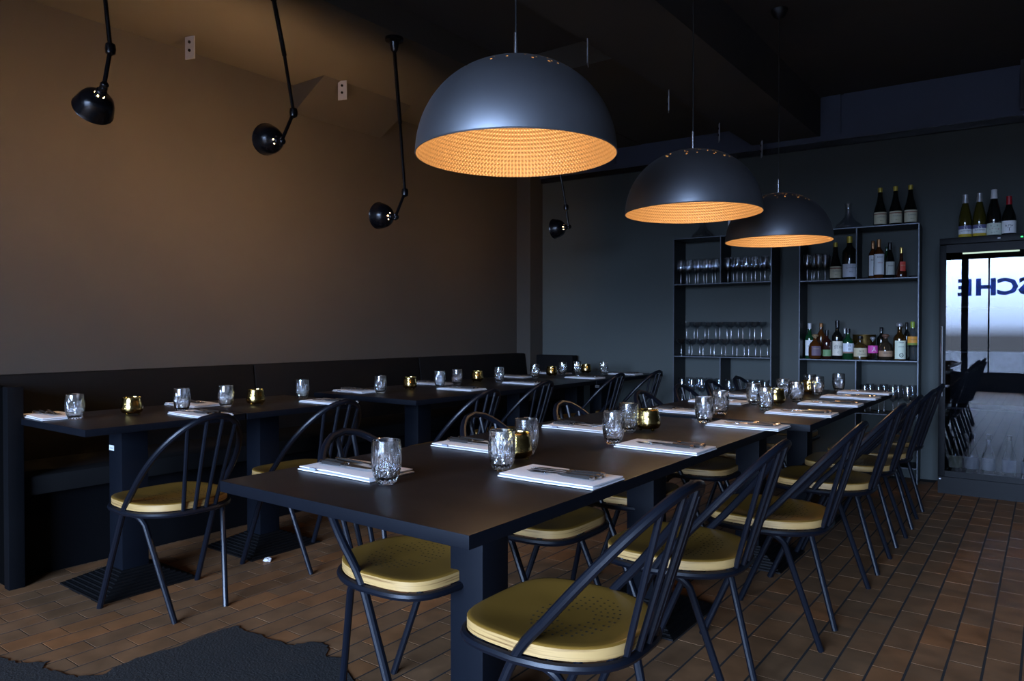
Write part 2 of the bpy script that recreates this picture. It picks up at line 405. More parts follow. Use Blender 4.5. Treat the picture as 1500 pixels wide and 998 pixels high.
for ch in 'SCHE':
    sx = 0.07 if ch == 'S' else 0
    V, F, tw = text_geo(ch, 0.33, 0.02)
    mb = MB().add([(-x * 1.12, z * 0.1, y) for x, y, z in V], F)
    o = obj('letter', mb, MT['letter'], w1, loc=(lx - sx, YB - 0.085, 1.99)); lx -= 0.345
struct('ground_outside', MB().box(-30, 30, -40, YB - 0.2, -0.12, -0.1), MT['street'])

# ceiling: beams, drops
struct('ceiling', MB().box(XL - 0.2, XR + 0.2, YB - 0.2, 6.8, 3.10, 3.45), MT['ceiling'])
struct('ceiling_drop', MB().box(-3.14, -2.085, 4.2, 6.6, 2.935, 3.11), MT['soffit'])
struct('ceiling_soffit', MB().box(XL, -3.14, YB, 6.6, 2.93, 3.11), MT['soffit'])
hb = MB().add([(XL, 3.27, 2.73), (-4.05, 3.27, 2.931), (XL, 3.27, 2.931), (XL, 4.12, 2.73), (-4.05, 4.12, 2.931), (XL, 4.12, 2.931)], [(0, 2, 1), (3, 4, 5), (0, 1, 4, 3), (0, 3, 5, 2), (1, 2, 5, 4)])
struct('ceiling_haunch', hb, MT['wall'], flat=True)
struct('ceiling_beam_middle', MB().box(-2.09, -1.555, YB, 6.45, 2.767, 3.11), MT['ceiling'])

# ------------------------------------------------------------------ bench along the left wall
bn = thing('bench', 'long black upholstered bench along the left wall and around the far corner', 'bench', (0, 0, 0))
BY0, BY1 = 1.30, 5.99
obj('seat', MB().box(-4.27, -3.74, BY0, 5.62, 0.40, 0.49, 0.012), MT['bench'], bn)
obj('kick_board', MB().box(-4.385, -3.84, BY0, 5.98, 0.0, 0.40), MT['benchwood'], bn)
obj('end_panel', MB().box(-4.385, -3.76, 1.25, 1.30, 0.0, 0.90), MT['endshade'], bn)
obj('end_post', MB().box(-3.76, -3.705, 1.235, 1.30, 0.0, 0.908, 0.004), MT['benchwood'], bn)
seams = [BY0, 2.86, 4.44, 5.985]
for a, b in zip(seams[:-1], seams[1:]):
    mb = MB().box(-4.39, -4.28, a + 0.003, b - 0.003, 0.47, 0.93, 0.014)
    mb.v = [(x + (0.06 if (z < 0.6 and x > -4.33) else 0), y, z) for x, y, z in mb.v]
    obj('back_panel', mb, MT['bench'], bn)
obj('seat', MB().box(-3.74, -3.72, 5.62, 6.1, 0.40, 0.49, 0.006), MT['bench'], bn)
obj('back_panel', MB().box(-4.22, -3.785, 6.09, 6.185, 0.40, 0.912, 0.01), MT['bench'], bn)

# ------------------------------------------------------------------ tables
def pedestal(x, y, t):
    obj('column', MB().box(x - .06, x + .06, y - .06, y + .06, 0.07, 0.735, 0.003), MT['tedge'], t)
    b = MB()
    for i in range(9):
        r = 0.212 - i * 0.0175; z0 = i * 0.0085
        b.box(x - r, x + r, y - r, y + r, z0, z0 + 0.0075)
        r2 = r - 0.010
        b.box(x - r2, x + r2, y - r2, y + r2, z0 + 0.0075, z0 + 0.0086)
    obj('pedestal_base', b, MT['castiron'], t, flat=True)
def table(x0, x1, y0, y1, peds, label, sticker=None):
    t = thing('dining_table', label, 'table', ((x0 + x1) / 2, (y0 + y1) / 2, 0))
    kids = []
    top = MB().box(x0, x1, y0, y1, 0.735, 0.765, 0.003)
    o = obj('tabletop', top, MT['table'], t); kids.append(o)
    me = o.data; me.materials.append(MT['tedge'])
    for p in me.polygons:
        if abs(p.normal.z) < 0.9: p.material_index = 1
    for x, y in peds: pedestal(x, y, t)
    if sticker:
        x, y, z = sticker
        s = obj('sticker', MB().box(x - 0.022, x + 0.022, y - 0.0012, y, z - 0.012, z + 0.012), MT['white'], t)
        V, F, tw = text_geo('uleder', 0.008)
        obj('sticker_print', MB().add([(x + a, y - 0.0016, z + b) for a, b, c in V], F), MT['ink'], s)
    M = Matrix.Translation((-(x0 + x1) / 2, -(y0 + y1) / 2, 0))
    for ch in list(bpy.data.objects):
        if ch.parent == t: ch.data.transform(M)
        elif ch.parent and ch.parent.parent == t: ch.data.transform(M)
    return t
table(-1.75, -0.895, 1.065, 3.075, [(-1.33, 1.63), (-1.33, 2.72)], 'long dark brown dining table nearest the camera under the biggest dome lamp')
table(-1.66, -0.80, 3.165, 5.12, [(-1.23, 3.72), (-1.23, 4.62)], 'second long dark dining table behind the nearest one, in front of the shelves')
table(-3.765, -3.07, 1.289, 2.003, [(-3.41, 1.62)], 'small dark table at the bench, nearest the camera, white sticker on its column', (-3.44, 1.5585, 0.623))
table(-3.765, -3.07, 2.012, 2.72, [(-3.41, 2.33)], 'small dark table at the bench, second from the camera')
table(-3.765, -2.865, 2.946, 4.96, [(-3.29, 3.40), (-3.29, 4.50)], 'long dark table at the bench, third from the camera')
table(-3.765, -2.865, 4.97, 6.10, [(-3.29, 5.33), (-3.29, 5.75)], 'dark table at the far end of the bench against the back wall', (-3.27, 5.6885, 0.655))

# ------------------------------------------------------------------ chairs  (local: +x = forward, seat towards the table)
def make_chair():
    t = thing('dining_chair', 'x', 'chair')
    r = 0.0125
    pts = []
    def side(sg):
        L = [(0.26, 0.215 * sg, 0.0), (0.165, 0.210 * sg, 0.22)]
        L += bez((0.085, 0.206 * sg, 0.40), (0.062, 0.205 * sg, 0.452), (0.02, 0.204 * sg, 0.495), 4)
        for k in range(1, 13):
            q = k / 13.0; th = q * pi / 2
            tt = 0.13 + (1 - 0.13) * (0.35 * q + 0.65 * sin(th))
            tt = min(tt, 1.0)
            L.append((0.065 - 0.33 * tt, 0.204 * sg * (max(0, 1 - (max(0, tt - 0.2) / 0.8) ** 2.25)) ** 0.5, 0.44 + 0.382 * tt))
        return L
    a = side(1); b = side(-1)
    top = (0.065 - 0.33, 0.0, 0.822)
    obj('hoop_frame', MB().tube(a + [top] + b[::-1], r, 10), MT['tube'], t)
    # seat outline (x forward)
    def outline(sc, z, n=40):
        P = []
        for k in range(n):
            th = 2 * pi * k / n
            c, s_ = cos(th), sin(th)
            e = 4.0 if c > 0 else 3.2
            x = math.copysign(abs(c) ** (2 / e), c); y = math.copysign(abs(s_) ** (2 / e), s_)
            hw = 0.207 - 0.045 * max(0, -x) ** 1.5 - 0.010 * max(0, x)
            P.append((0.067 + x * 0.208 * sc, y * hw * sc, z))
        return P
    n = 40
    se = MB(); o1 = outline(1.0, 0.442); o2 = outline(1.0, 0.468)
    se.add(o1 + o2, [(k, (k + 1) % n, n + (k + 1) % n, n + k) for k in range(n)] + [tuple(range(n - 1, -1, -1))])
    obj('seat_edge', se, MT['ply'], t, ang=50)
    st = MB(); rings = []
    for sc, z in ((1.0, 0.468), (0.988, 0.4708), (0.95, 0.4715), (0.85, 0.470), (0.65, 0.466), (0.4, 0.462), (0.15, 0.461)):
        rings.append(outline(sc, z))
    vs_ = [p for rg in rings for p in rg]; fs = []
    for i in range(len(rings) - 1):
        for k in range(n): fs.append((i * n + k, i * n + (k + 1) % n, (i + 1) * n + (k + 1) % n, (i + 1) * n + k))
    fs.append(tuple((len(rings) - 1) * n + k for k in range(n)))
    obj('seat', st.add(vs_, fs), MT['seat'], t, ang=60)
    # perforations: arcs of small holes
    pf = MB()
    for rr in (0.050, 0.066, 0.082, 0.098, 0.114):
        m_ = int(rr * 260)
        for k in range(m_):
            th = 2 * pi * (k + (0.5 if int(rr * 1000) % 2 else 0)) / m_
            if abs(sin(th)) < 0.18 and rr < 0.09: continue
            x = 0.035 + rr * 0.86 * cos(th); y = rr * 1.15 * sin(th)
            xn = (x - 0.067) / 0.208; hw = 0.207 - 0.045 * max(0, -xn) ** 1.5
            sc = (abs(xn) ** 3.3 + abs(y / hw) ** 3.3) ** (1 / 3.3)
            z = 0.461
            for (s0, z0), (s1, z1) in zip(((0, .461), (.15, .461), (.4, .462), (.65, .466), (.85, .470)), ((.15, .461), (.4, .462), (.65, .466), (.85, .470), (.95, .4715))):
                if s0 <= sc <= s1: z = z0 + (z1 - z0) * (sc - s0) / (s1 - s0)
            z += 0.0009; q = 0.0033
            pf.add([(x + q * cos(j * pi / 3), y + q * sin(j * pi / 3), z) for j in range(6)], [tuple(range(6))])
    o = obj('perforations', pf, MT['hole'], t, flat=True); o['kind'] = 'stuff'
    # ring below the seat
    rg = [(x, y, 0.428) for x, y, z in outline(1.02, 0)]
    obj('seat_ring', MB().tube(rg, 0.0115, 8, closed=True), MT['tube'], t)
    for sg in (1, -1):
        p = bez((0.075, 0.196 * sg, 0.428), (-0.005, 0.182 * sg, 0.43), (-0.03, 0.168 * sg, 0.385), 6) + [(-0.145, 0.11 * sg, 0.0)]
        obj('rear_leg', MB().tube(p, 0.0115, 10), MT['tube'], t)
        for vb, vt_, tt in ((0.024, 0.034, 0.985), (0.068, 0.103, 0.915)):
            p0 = (-0.143 if vb < 0.04 else -0.135, vb * sg, 0.43); p1 = (0.065 - 0.33 * tt, vt_ * sg, 0.44 + 0.382 * tt)
            obj('spindle', MB().tube([p0, p1], 0.0085, 8), MT['tube'], t)
    return t
ch0 = make_chair()
used = False
def put_chair(x, y, rz, label, group):
    global used
    if not used:
        ch0.location = (x, y, 0); ch0.rotation_euler = (0, 0, rz); ch0['label'] = label; ch0['group'] = group; used = True
    else: dup(ch0, (x, y, 0), rz, label, group)
def rj(a=0.05): return random.uniform(-a, a)
MRY = [(-0.885, 1.50, 0.0), (-0.90, 2.23, 0.02), (-0.80, 2.86, 0.01), (-0.79, 3.66, 0), (-0.79, 4.19, 0.02), (-0.78, 4.65, 0), (-0.79, 5.155, -0.02)]
for i, (x, y, r) in enumerate(MRY):
    put_chair(x, y, pi + r, 'black chair with mustard seat, %s from the camera right of the long tables' % ORD[i], 'chairs right of the long tables')
MLY = [(-1.63, 1.60), (-1.60, 2.25), (-1.57, 2.86), (-1.55, 3.62), (-1.57, 4.18), (-1.56, 4.65), (-1.55, 5.15)]
for i, (x, y) in enumerate(MLY):
    put_chair(x, y, rj(0.03), 'black chair with mustard seat, %s from the camera left of the long tables' % ORD[i], 'chairs left of the long tables')
LY = [(-2.915, 1.60, 0.0), (-2.955, 2.29, 0.0), (-2.80, 3.22, 0.03), (-2.93, 3.98, 0.02), (-2.93, 5.0, 0.02), (-2.86, 5.54, -0.02)]
for i, (x, y, r) in enumerate(LY):
    put_chair(x, y, pi + r, 'black chair with mustard seat, %s from the camera facing the bench tables' % ORD[i], 'chairs facing the bench')

# ------------------------------------------------------------------ table ware
ZT = 0.7652
def make_tumbler():
    seg = 60
    def rad(z):
        T = [(0.0, 0.0225), (0.006, 0.0265), (0.014, 0.0305), (0.024, 0.0345), (0.036, 0.0375), (0.050, 0.0390), (0.064, 0.0392), (0.078, 0.0388), (0.092, 0.0380), (0.104, 0.0372), (0.113, 0.0366)]
        for (a, r0), (b, r1) in zip(T[:-1], T[1:]):
            if a <= z <= b: return r0 + (r1 - r0) * (z - a) / (b - a)
    V = []; F = []; rows = []
    for z in (0.0, 0.0055): rows.append((z, lambda k, i: 0.0))
    z = 0.0105; i0 = 0
    while z < 0.053:       # diamond cut belt
        rows.append((z, lambda k, i: -0.0026 if (k // 2 + i) % 2 and k % 2 == 0 else (-0.0013 if k % 2 else 0.0))); z += 0.0065
    for z in (0.056, 0.066, 0.076, 0.086, 0.094):    # leaf flutes, longest in the middle of each panel
        def fl(k, i, z=z):
            ph = abs(((k + 0.5) % 10) - 5) / 5.0
            top = 0.098 - 0.030 * ph
            return -0.0021 * (k % 2) * max(0.0, min(1.0, (top - z) / 0.008))
        rows.append((z, fl))
    for z in (0.100, 0.1115): rows.append((z, lambda k, i: 0.0))
    for i, (z, fn) in enumerate(rows):
        lean = 0.0
        for k in range(seg):
            ph = ((k + 0.5) % 10 - 5) / 5.0
            th = 2 * pi * (k + (ph * 1.1 * max(0, z - 0.054) / 0.045 if z < 0.099 else 0)) / seg
            r = rad(z) + fn(k, i); V.append((r * cos(th), r * sin(th), z))
    n0 = len(rows)
    inner = [(0.0362, 0.1135), (0.0350, 0.1125), (0.0352, 0.095), (0.0355, 0.07), (0.0345, 0.04), (0.0300, 0.022), (0.018, 0.014)]
    for r, z in inner:
        for k in range(seg): V.append((r * cos(2 * pi * k / seg), r * sin(2 * pi * k / seg), z))
    tot = n0 + len(inner)
    for i in range(tot - 1):
        for k in range(seg):
            a, b, c, d = i * seg + k, i * seg + (k + 1) % seg, (i + 1) * seg + (k + 1) % seg, (i + 1) * seg + k
            if 2 <= i < n0 - 2: F += [(a, b, c), (a, c, d)] if (i + k) % 2 else [(a, b, d), (b, c, d)]
            else: F.append((a, b, c, d))
    F.append(tuple(range(seg - 1, -1, -1))); F.append(tuple((tot - 1) * seg + k for k in range(seg)))
    return MB().add(V, F).mesh('tumbler', MT['crystal'], ang=9)
TUM = make_tumbler()
def tumbler(x, y, label, group): tag(obj('tumbler', TUM, None, loc=(x, y, ZT), rotz=random.uniform(0, 6)), label, 'glass', group)

def make_napkin():
    t = thing('napkin', 'x', 'napkin')
    L, Wd = 0.295, 0.165
    def slab(z0, z1, l, wd, dx, dy, wav, seed):
        rnd = random.Random(seed); nx, ny = 12, 6; V = []; F = []
        for top in (0, 1):
            for j in range(ny + 1):
                for i in range(nx + 1):
                    u, v = i / nx * 2 - 1, j / ny * 2 - 1
                    eu = max(0, abs(u) - 0.9) / 0.1; ev = max(0, abs(v) - 0.85) / 0.15
                    e = min(1, sqrt(eu * eu + ev * ev)); zm = (z0 + z1) / 2
                    z = (z1 if top else z0); z = zm + (z - zm) * sqrt(max(0.05, 1 - 0.8 * e * e))
                    z += top * wav * (sin(u * 4 + seed) * cos(v * 3 + seed) * 0.5 + 0.5)
                    V.append((dx + u * l / 2, dy + v * wd / 2 + 0.002 * sin(u * 3 + seed), z))
        m_ = (nx + 1) * (ny + 1)
        for j in range(ny):
            for i in range(nx):
                a = j * (nx + 1) + i
                F.append((a, a + nx + 1, a + nx + 2, a + 1)); F.append((m_ + a, m_ + a + 1, m_ + a + nx + 2, m_ + a + nx + 1))
        for i in range(nx):
            F.append((i, i + 1, m_ + i + 1, m_ + i)); a = ny * (nx + 1) + i; F.append((a + 1, a, m_ + a, m_ + a + 1))
        for j in range(ny):
            a = j * (nx + 1); F.append((a + nx + 1, a, m_ + a, m_ + a + nx + 1)); a += nx; F.append((a, a + nx + 1, m_ + a + nx + 1, m_ + a))
        return MB().add(V, F)
    obj('lower_fold', slab(0.0, 0.006, L, Wd, 0, 0, 0.0006, 1), MT['napkin'], t, ang=60)
    obj('upper_fold', slab(0.0066, 0.0125, L - 0.006, Wd - 0.006, -0.002, 0.002, 0.0008, 2), MT['napkin'], t, ang=60)
    obj('woven_tag', MB().box(-L / 2 + 0.05, -L / 2 + 0.075, -Wd / 2 - 0.0012, -Wd / 2 + 0.004, 0.0055, 0.0125), MT['tag'], t)
    return t
def make_fork():
    t = thing('fork', 'x', 'fork')
    h = MB().tube([(0.0, 0, 0.0065), (0.03, 0, 0.0065), (0.09, 0, 0.0055), (0.105, 0, 0.006)], [0.005, 0.0056, 0.0040, 0.0030], 8)
    obj('handle', h, MT['knifehandle'], t)
    hd = MB().tube([(0.105, 0, 0.006), (0.135, 0, 0.005), (0.142, 0, 0.0045)], [0.0028, 0.0026, 0.004], 8)
    hd.box(0.140, 0.160, -0.011, 0.011, 0.0035, 0.0055, 0.0008)
    for k in range(4):
        y = -0.0095 + k * 0.00633
        hd.tube([(0.158, y, 0.0045), (0.185, y, 0.0035), (0.20, y, 0.0065)], [0.0014, 0.0013, 0.0006], 6)
    obj('head', hd, MT['steel'], t)
    obj('end_cap', MB().tube([(-0.004, 0, 0.0065), (0.006, 0, 0.0065)], 0.0062, 8), MT['steel'], t)
    return t
def make_knife():
    t = thing('knife', 'x', 'knife')
    h = MB().tube([(0.0, 0, 0.0065), (0.03, 0, 0.0068), (0.085, 0, 0.0058)], [0.0055, 0.0060, 0.0048], 8)
    obj('handle', h, MT['knifehandle'], t)
    bl = MB(); P = [(0.095, -0.007), (0.19, -0.008), (0.212, -0.002), (0.205, 0.004), (0.095, 0.006)]
    bl.add([(x, y, 0.0052) for x, y in P] + [(x, y, 0.0066) for x, y in P], [(4, 3, 2, 1, 0), (5, 6, 7, 8, 9)] + [(k, (k + 1) % 5, 5 + (k + 1) % 5, 5 + k) for k in range(5)])
    obj('blade', bl, MT['steel'], t, flat=True)
    obj('bolster', MB().tube([(0.082, 0, 0.006), (0.097, 0, 0.006)], 0.0056, 8), MT['steel'], t)
    obj('end_cap', MB().tube([(-0.004, 0, 0.0065), (0.006, 0, 0.0065)], 0.0064, 8), MT['steel'], t)
    return t
protos = {}
def place(kind, maker, loc, rz, label, group):
    if kind not in protos:
        p = maker(); protos[kind] = p; p.location = loc; p.rotation_euler = (0, 0, rz); p['label'] = label; p['group'] = group
    else: dup(protos[kind], loc, rz, label, group)
def setting(x, y, side, where, jit=0.02):
    # side = direction (+1/-1) in X in which the diner sits; long side of the napkin runs along X
    rz = (0 if side < 0 else pi) + rj(jit)
    place('napkin', make_napkin, (x, y, ZT), rz, 'folded white napkin, ' + where, 'white napkins')
    ca, sa = cos(rz), sin(rz)
    def at(u, v): return (x + u * ca - v * sa, y + u * sa + v * ca, ZT + 0.0128)
    # handles lie towards the diner, tips towards the table centre
    for kind, mk, v, u, nm in (('fork', make_fork, 0.028, -0.115, 'fork on napkin '), ('knife', make_knife, 0.0, -0.125, 'middle knife on napkin '), ('steak_knife', make_knife, -0.028, -0.12, 'knife nearest the edge of napkin ')):
        place(kind, mk, at(u + rj(.006), v), rz + rj(0.10), nm + where, 'cutlery')
RS = [(-1.045, 1.62), (-1.03, 2.24), (-0.99, 2.95), (-0.935, 3.54), (-0.93, 4.08), (-0.93, 4.56), (-0.925, 4.95)]
for i, (x, y) in enumerate(RS): setting(x, y, 1, '%s from the camera, right side of long tables' % ORD[i])
LS = [(-1.555, 1.36), (-1.54, 1.89), (-1.50, 2.50), (-1.42, 3.30), (-1.45, 3.86), (-1.43, 4.31), (-1.42, 4.83)]
for i, (x, y) in enumerate(LS): setting(x, y, -1, '%s from the camera, left side of long tables' % ORD[i])
GR = [(-1.24, 1.62), (-1.22, 2.235), (-1.18, 2.96), (-1.125, 3.61), (-1.12, 4.14), (-1.135, 4.65), (-1.10, 5.04)]
GL = [(-1.37, 1.30), (-1.34, 1.88), (-1.31, 2.52), (-1.235, 3.30), (-1.26, 3.85), (-1.24, 4.30), (-1.225, 4.83)]
for i, (x, y) in enumerate(GR): tumbler(x, y, 'cut crystal tumbler, %s from the camera, right settings of long tables' % ORD[i], 'crystal tumblers')
for i, (x, y) in enumerate(GL): tumbler(x, y, 'cut crystal tumbler, %s from the camera, left settings of long tables' % ORD[i], 'crystal tumblers')
# bench tables: settings on the bench side and on the chair side
BB = [(-3.645, 1.385), (-3.62, 2.06), (-3.575, 3.14), (-3.632, 3.92), (-3.613, 4.90), (-3.632, 5.52)]
BC = [(-3.185, 1.84), (-3.16, 2.57), (-3.14, 3.66), (-3.12, 4.35), (-3.08, 5.15), (-3.06, 5.80)]
GB = [(-3.455, 1.41), (-3.39, 2.10), (-3.34, 3.12), (-3.44, 3.96), (-3.42, 4.92), (-3.44, 5.62)]
GC = [(-3.38, 1.86), (-3.44, 2.61), (-3.38, 3.71), (-3.37, 4.37), (-3.47, 5.42), (-3.19, 5.665)]
for i in range(6):
    setting(*BB[i], -1, '%s from the camera, bench side' % ORD[i], 0.05)
    setting(*BC[i], 1, '%s from the camera, chair side of bench tables' % ORD[i], 0.04)
    tumbler(*GB[i], 'cut crystal tumbler, %s from the camera, bench side of bench tables' % ORD[i], 'crystal tumblers')
    tumbler(*GC[i], 'cut crystal tumbler, %s from the camera, chair side of bench tables' % ORD[i], 'crystal tumblers')
def make_votive():
    t = thing('candle_holder', 'x', 'candle holder')
    pr = [(0.018, 0.008), (0.034, 0.009), (0.043, 0.014), (0.0475, 0.023), (0.048, 0.032), (0.0455, 0.048), (0.042, 0.066), (0.0395, 0.080), (0.0400, 0.083), (0.0385, 0.084), (0.0375, 0.078), (0.0425, 0.050), (0.0445, 0.030), (0.03, 0.016), (0.005, 0.0155)]
    obj('brass_bowl', MB().lathe(pr, 32, cap0=True, cap1=True), MT['brass'], t, ang=50)
    for k in range(3):
        a = k * 2 * pi / 3 + 0.5
        obj('foot', MB().lathe([(0.002, 0), (0.006, 0.002), (0.007, 0.008), (0.004, 0.013)], 10, c=(0.030 * cos(a), 0.030 * sin(a), 0), cap0=True, cap1=True), MT['brass'], t)
    obj('candle', MB().lathe([(0.019, 0.016), (0.019, 0.034), (0.017, 0.036), (0.002, 0.0355)], 16, cap0=True, cap1=True), MT['wax'], t)
    return t
VOT = [(-1.30, 1.775, 'half hidden behind the nearest right tumbler'), (-1.268, 2.607, 'beside the third pair of crystal tumblers on the near long table'), (-1.165, 3.92, 'behind the tumblers at the middle of the second long table'), (-1.205, 4.72, 'at the far end of the second long table'),
       (-3.44, 1.65, 'on the small bench table nearest the camera'), (-3.37, 2.26, 'on the second small bench table'), (-3.44, 3.48, 'at the near end of the long bench table'), (-3.53, 4.30, 'at the far end of the long bench table'), (-3.46, 5.23, 'on the near half of the last bench table'), (-3.43, 5.76, 'on the last bench table, next to the back wall')]
for x, y, wr in VOT: place('votive', make_votive, (x, y, ZT), random.uniform(0, 6), 'hammered brass candle holder ' + wr, 'brass candle holders')

# ------------------------------------------------------------------ pendants
def make_pendant():
    t = thing('pendant_lamp', 'x', 'pendant lamp')
    R = 0.31; H = 0.290; seg = 160
    prof = []
    for i in range(37):
        th = pi / 2 * i / 36
        prof.append((R * max(0.012, cos(th)) ** 0.92, H * sin(th) * (1 if th < 1.5 else 1)))
    rr = random.Random(3); holes = set()
    for i in range(20, 31):
        for k in range(seg):
            step = 4
            if (k + (i % 2) * 2) % step == 0 and rr.random() < (0.6 if i > 23 else 0.25): holes.add((i, k))
    sk = lambda i, k: (i, k) in holes
    obj('shade', MB().lathe(prof, seg, sk), MT['dome'], t, ang=80)
    pin = [(r * 0.997, z * 0.997) for r, z in prof]
    obj('shade_lining', MB().lathe(pin, seg, sk), MT['gold'], t, ang=80)
    obj('rim', MB().lathe([(R * 0.993, 0.0), (R, 0.0), (R + 0.0012, 0.002), (R, 0.004)], seg), MT['dome'], t)
    obj('ferrule', MB().lathe([(0.0, 0.288), (0.012, 0.289), (0.012, 0.297), (0.0072, 0.30), (0.0072, 0.378), (0.003, 0.382)], 16), MT['chrome'], t)
    obj('bulb', MB().lathe([(0.002, 0.115), (0.02, 0.12), (0.03, 0.145), (0.026, 0.17), (0.015, 0.19), (0.013, 0.21)], 20), MT['bulb'], t)
    obj('lamp_socket', MB().lathe([(0.016, 0.205), (0.018, 0.23), (0.018, 0.25), (0.008, 0.285)], 16), MT['cord'], t)
    return t
PZ = 1.700
p0 = make_pendant()
def pend_finish(t, x, y, top):
    h = top - PZ
    obj('cord', MB().tube([(0, 0, 0.38), (0, 0, h - 0.03)], 0.0032, 8), MT['cord'], t)
    obj('ceiling_cup', MB().lathe([(0.004, h - 0.06), (0.03, h - 0.045), (0.05, h - 0.012), (0.05, h)], 20), MT['cord'], t)
    l = bpy.data.lights.new('pendant_bulb', 'POINT'); l.energy = PEND_W; l.color = PWARM; l.shadow_soft_size = 0.035
    lo = bpy.data.objects.new('pendant_bulb_light', l); COL.objects.link(lo); lo.location = (x, y, PZ + 0.075)
PN = [(-1.33, 1.81, 'largest-looking dark metal dome pendant with golden lining, nearest the camera'), (-1.33, 3.19, 'middle dark metal dome pendant with golden lining over the long tables'), (-1.33, 4.50, 'farthest dark metal dome pendant with golden lining, in front of the shelves')]
prs = [p0] + [dup(p0, (0, 0, 0)) for _ in range(2)]
for o, (x, y, lb) in zip(prs, PN):
    o.location = (x, y, PZ); o['label'] = lb; o['group'] = 'dome pendants over the long tables'; pend_finish(o, x, y, 3.10)

# ------------------------------------------------------------------ wall lamps on rods
def wall_lamp(top, joint, elbow, d, label, power=1.0):
    t = thing('wall_spotlight', label, 'spot lamp', (top[0], top[1], top[2]), 0, 'black rod lamps along the left wall')
    T = Vector(top); J = Vector(joint) - T; E = Vector(elbow) - T; D = Vector(d).normalized()
    Z = Vector((0, 0, 0))
    obj('ceiling_plate', MB().lathe([(0.055, 0.0), (0.055, -0.018), (0.03, -0.03), (0.02, -0.075), (0.012, -0.085)], 20, cap0=True), MT['lampblack'], t)
    mid = J * 0.55
    obj('rod', MB().tube([Z + Vector((0, 0, -0.07)), mid], 0.012, 10).tube([mid, J], 0.009, 10), MT['lampblack'], t)
    obj('joint', MB().lathe([(0.002, -0.03), (0.019, -0.02), (0.022, 0), (0.019, 0.02), (0.002, 0.03)], 12, c=J), MT['lampblack'], t)
    obj('joint', MB().lathe([(0.002, -0.022), (0.014, -0.014), (0.015, 0.014), (0.002, 0.022)], 12, c=E), MT['lampblack'], t)
    obj('arm', MB().tube([J, E], 0.009, 10), MT['lampblack'], t)
    # shade about its own axis: local +z is the light direction
    M = D.to_track_quat('Z', 'Y').to_matrix().to_4x4()
    base = E + D * 0.02
    seg = 24; K = 0.88
    prof = [(a * K, b * K) for a, b in [(0.020, 0.0), (0.024, 0.004), (0.026, 0.018), (0.027, 0.028), (0.030, 0.034), (0.050, 0.040), (0.070, 0.058), (0.082, 0.085), (0.090, 0.118), (0.093, 0.135), (0.095, 0.138)]]
    sk = lambda i, k: (i == 2 and k % 4 == 0)
    Mt = Matrix.Translation(base) @ M
    obj('shade', MB().lathe(prof, seg, sk, cap0=True).xf(Mt), MT['lampblack'], t, ang=60)
    pin = [(r * 0.965, z + 0.0015) for r, z in prof]
    obj('shade_lining', MB().lathe(pin, seg, sk).xf(Mt), MT['lampin'], t, ang=60)
    obj('socket', MB().lathe([(0.012, -0.04), (0.016, -0.035), (0.016, 0.0)], 12, cap0=True, cap1=True).xf(Mt), MT['lampblack'], t)
    obj('bulb', MB().lathe([(0.008, 0.008), (0.014, 0.03), (0.020, 0.052), (0.016, 0.068), (0.002, 0.074)], 14).xf(Mt), MT['bulb'], t)
    l = bpy.data.lights.new('wall_bulb', 'POINT'); l.energy = SPOT_W * power; l.color = WARM; l.shadow_soft_size = 0.03
    lo = bpy.data.objects.new('wall_bulb_light', l); COL.objects.link(lo); lo.location = T + base + D * 0.088
wall_lamp((-3.20, 1.40, 2.93), (-3.20, 1.457, 2.351), (-3.20, 1.429, 2.185), (-0.84, 0.06, -0.50), 'black rod lamp nearest the camera, at the top left, aimed at the wall')
wall_lamp((-3.20, 2.26, 2.93), (-3.20, 2.380, 2.305), (-3.20, 2.305, 2.139), (-0.92, 0.03, 0.22), 'second black rod lamp from the camera, shade turned to the wall')
wall_lamp((-3.20, 3.11, 2.93), (-3.20, 3.197, 2.011), (-3.20, 3.115, 1.850), (-0.94, -0.02, 0.14), 'third black rod lamp, on the longest rod left of the nearest dome')
wall_lamp((-3.20, 4.80, 2.93), (-3.20, 5.05, 2.171), (-3.20, 5.09, 2.016), (-0.95, 0.0, -0.03), 'farthest black rod lamp, in the back corner behind the nearest dome', 0.35)

# ------------------------------------------------------------------ brackets
def make_bracket():
    t = thing('angle_bracket', 'x', 'bracket')  # flange let into the ceiling
    obj('plate', MB().box(-0.035, 0.035, -0.003, 0.003, -0.135, 0.006), MT['galv'], t)
    obj('flange', MB().box(-0.035, 0.035, 0.003, 0.07, 0.0005, 0.006), MT['galv'], t)
    for z in (-0.035, -0.085): obj('bolt_head', MB().lathe([(0.009, -0.001), (0.009, 0.006), (0.002, 0.007)], 8, cap0=True, cap1=True).xf(Matrix.Rotation(radians(90), 4, 'X')), MT['lampblack'], t, loc=(0, -0.003, z))
    return t
BR = [(-4.17, 2.36, 2.93, 0.30, 'pale steel angle bracket with two bolts above the left wall, nearest the camera'), (-4.04, 3.42, 2.93, 0.30, 'pale steel angle bracket below the left beam, second from the camera'), (-3.90, 6.05, 2.93, 0.3, 'pale steel bracket near the back corner beside the farthest rod lamp'),
      (-2.07, 3.49, 2.767, 5.16, 'steel bracket on the middle ceiling beam, nearest the camera, right of the biggest dome'), (-2.07, 4.55, 2.767, 5.16, 'steel bracket on the middle ceiling beam, second from the camera'), (-2.08, 5.50, 2.767, 5.16, 'steel bracket on the middle ceiling beam, third from the camera'), (-1.98, 6.22, 2.767, 5.16, 'steel bracket at the far end of the middle ceiling beam')]
for x, y, z, r, lb in BR: place('bracket', make_bracket, (x, y, z), r, lb, 'steel angle brackets under the ceiling')

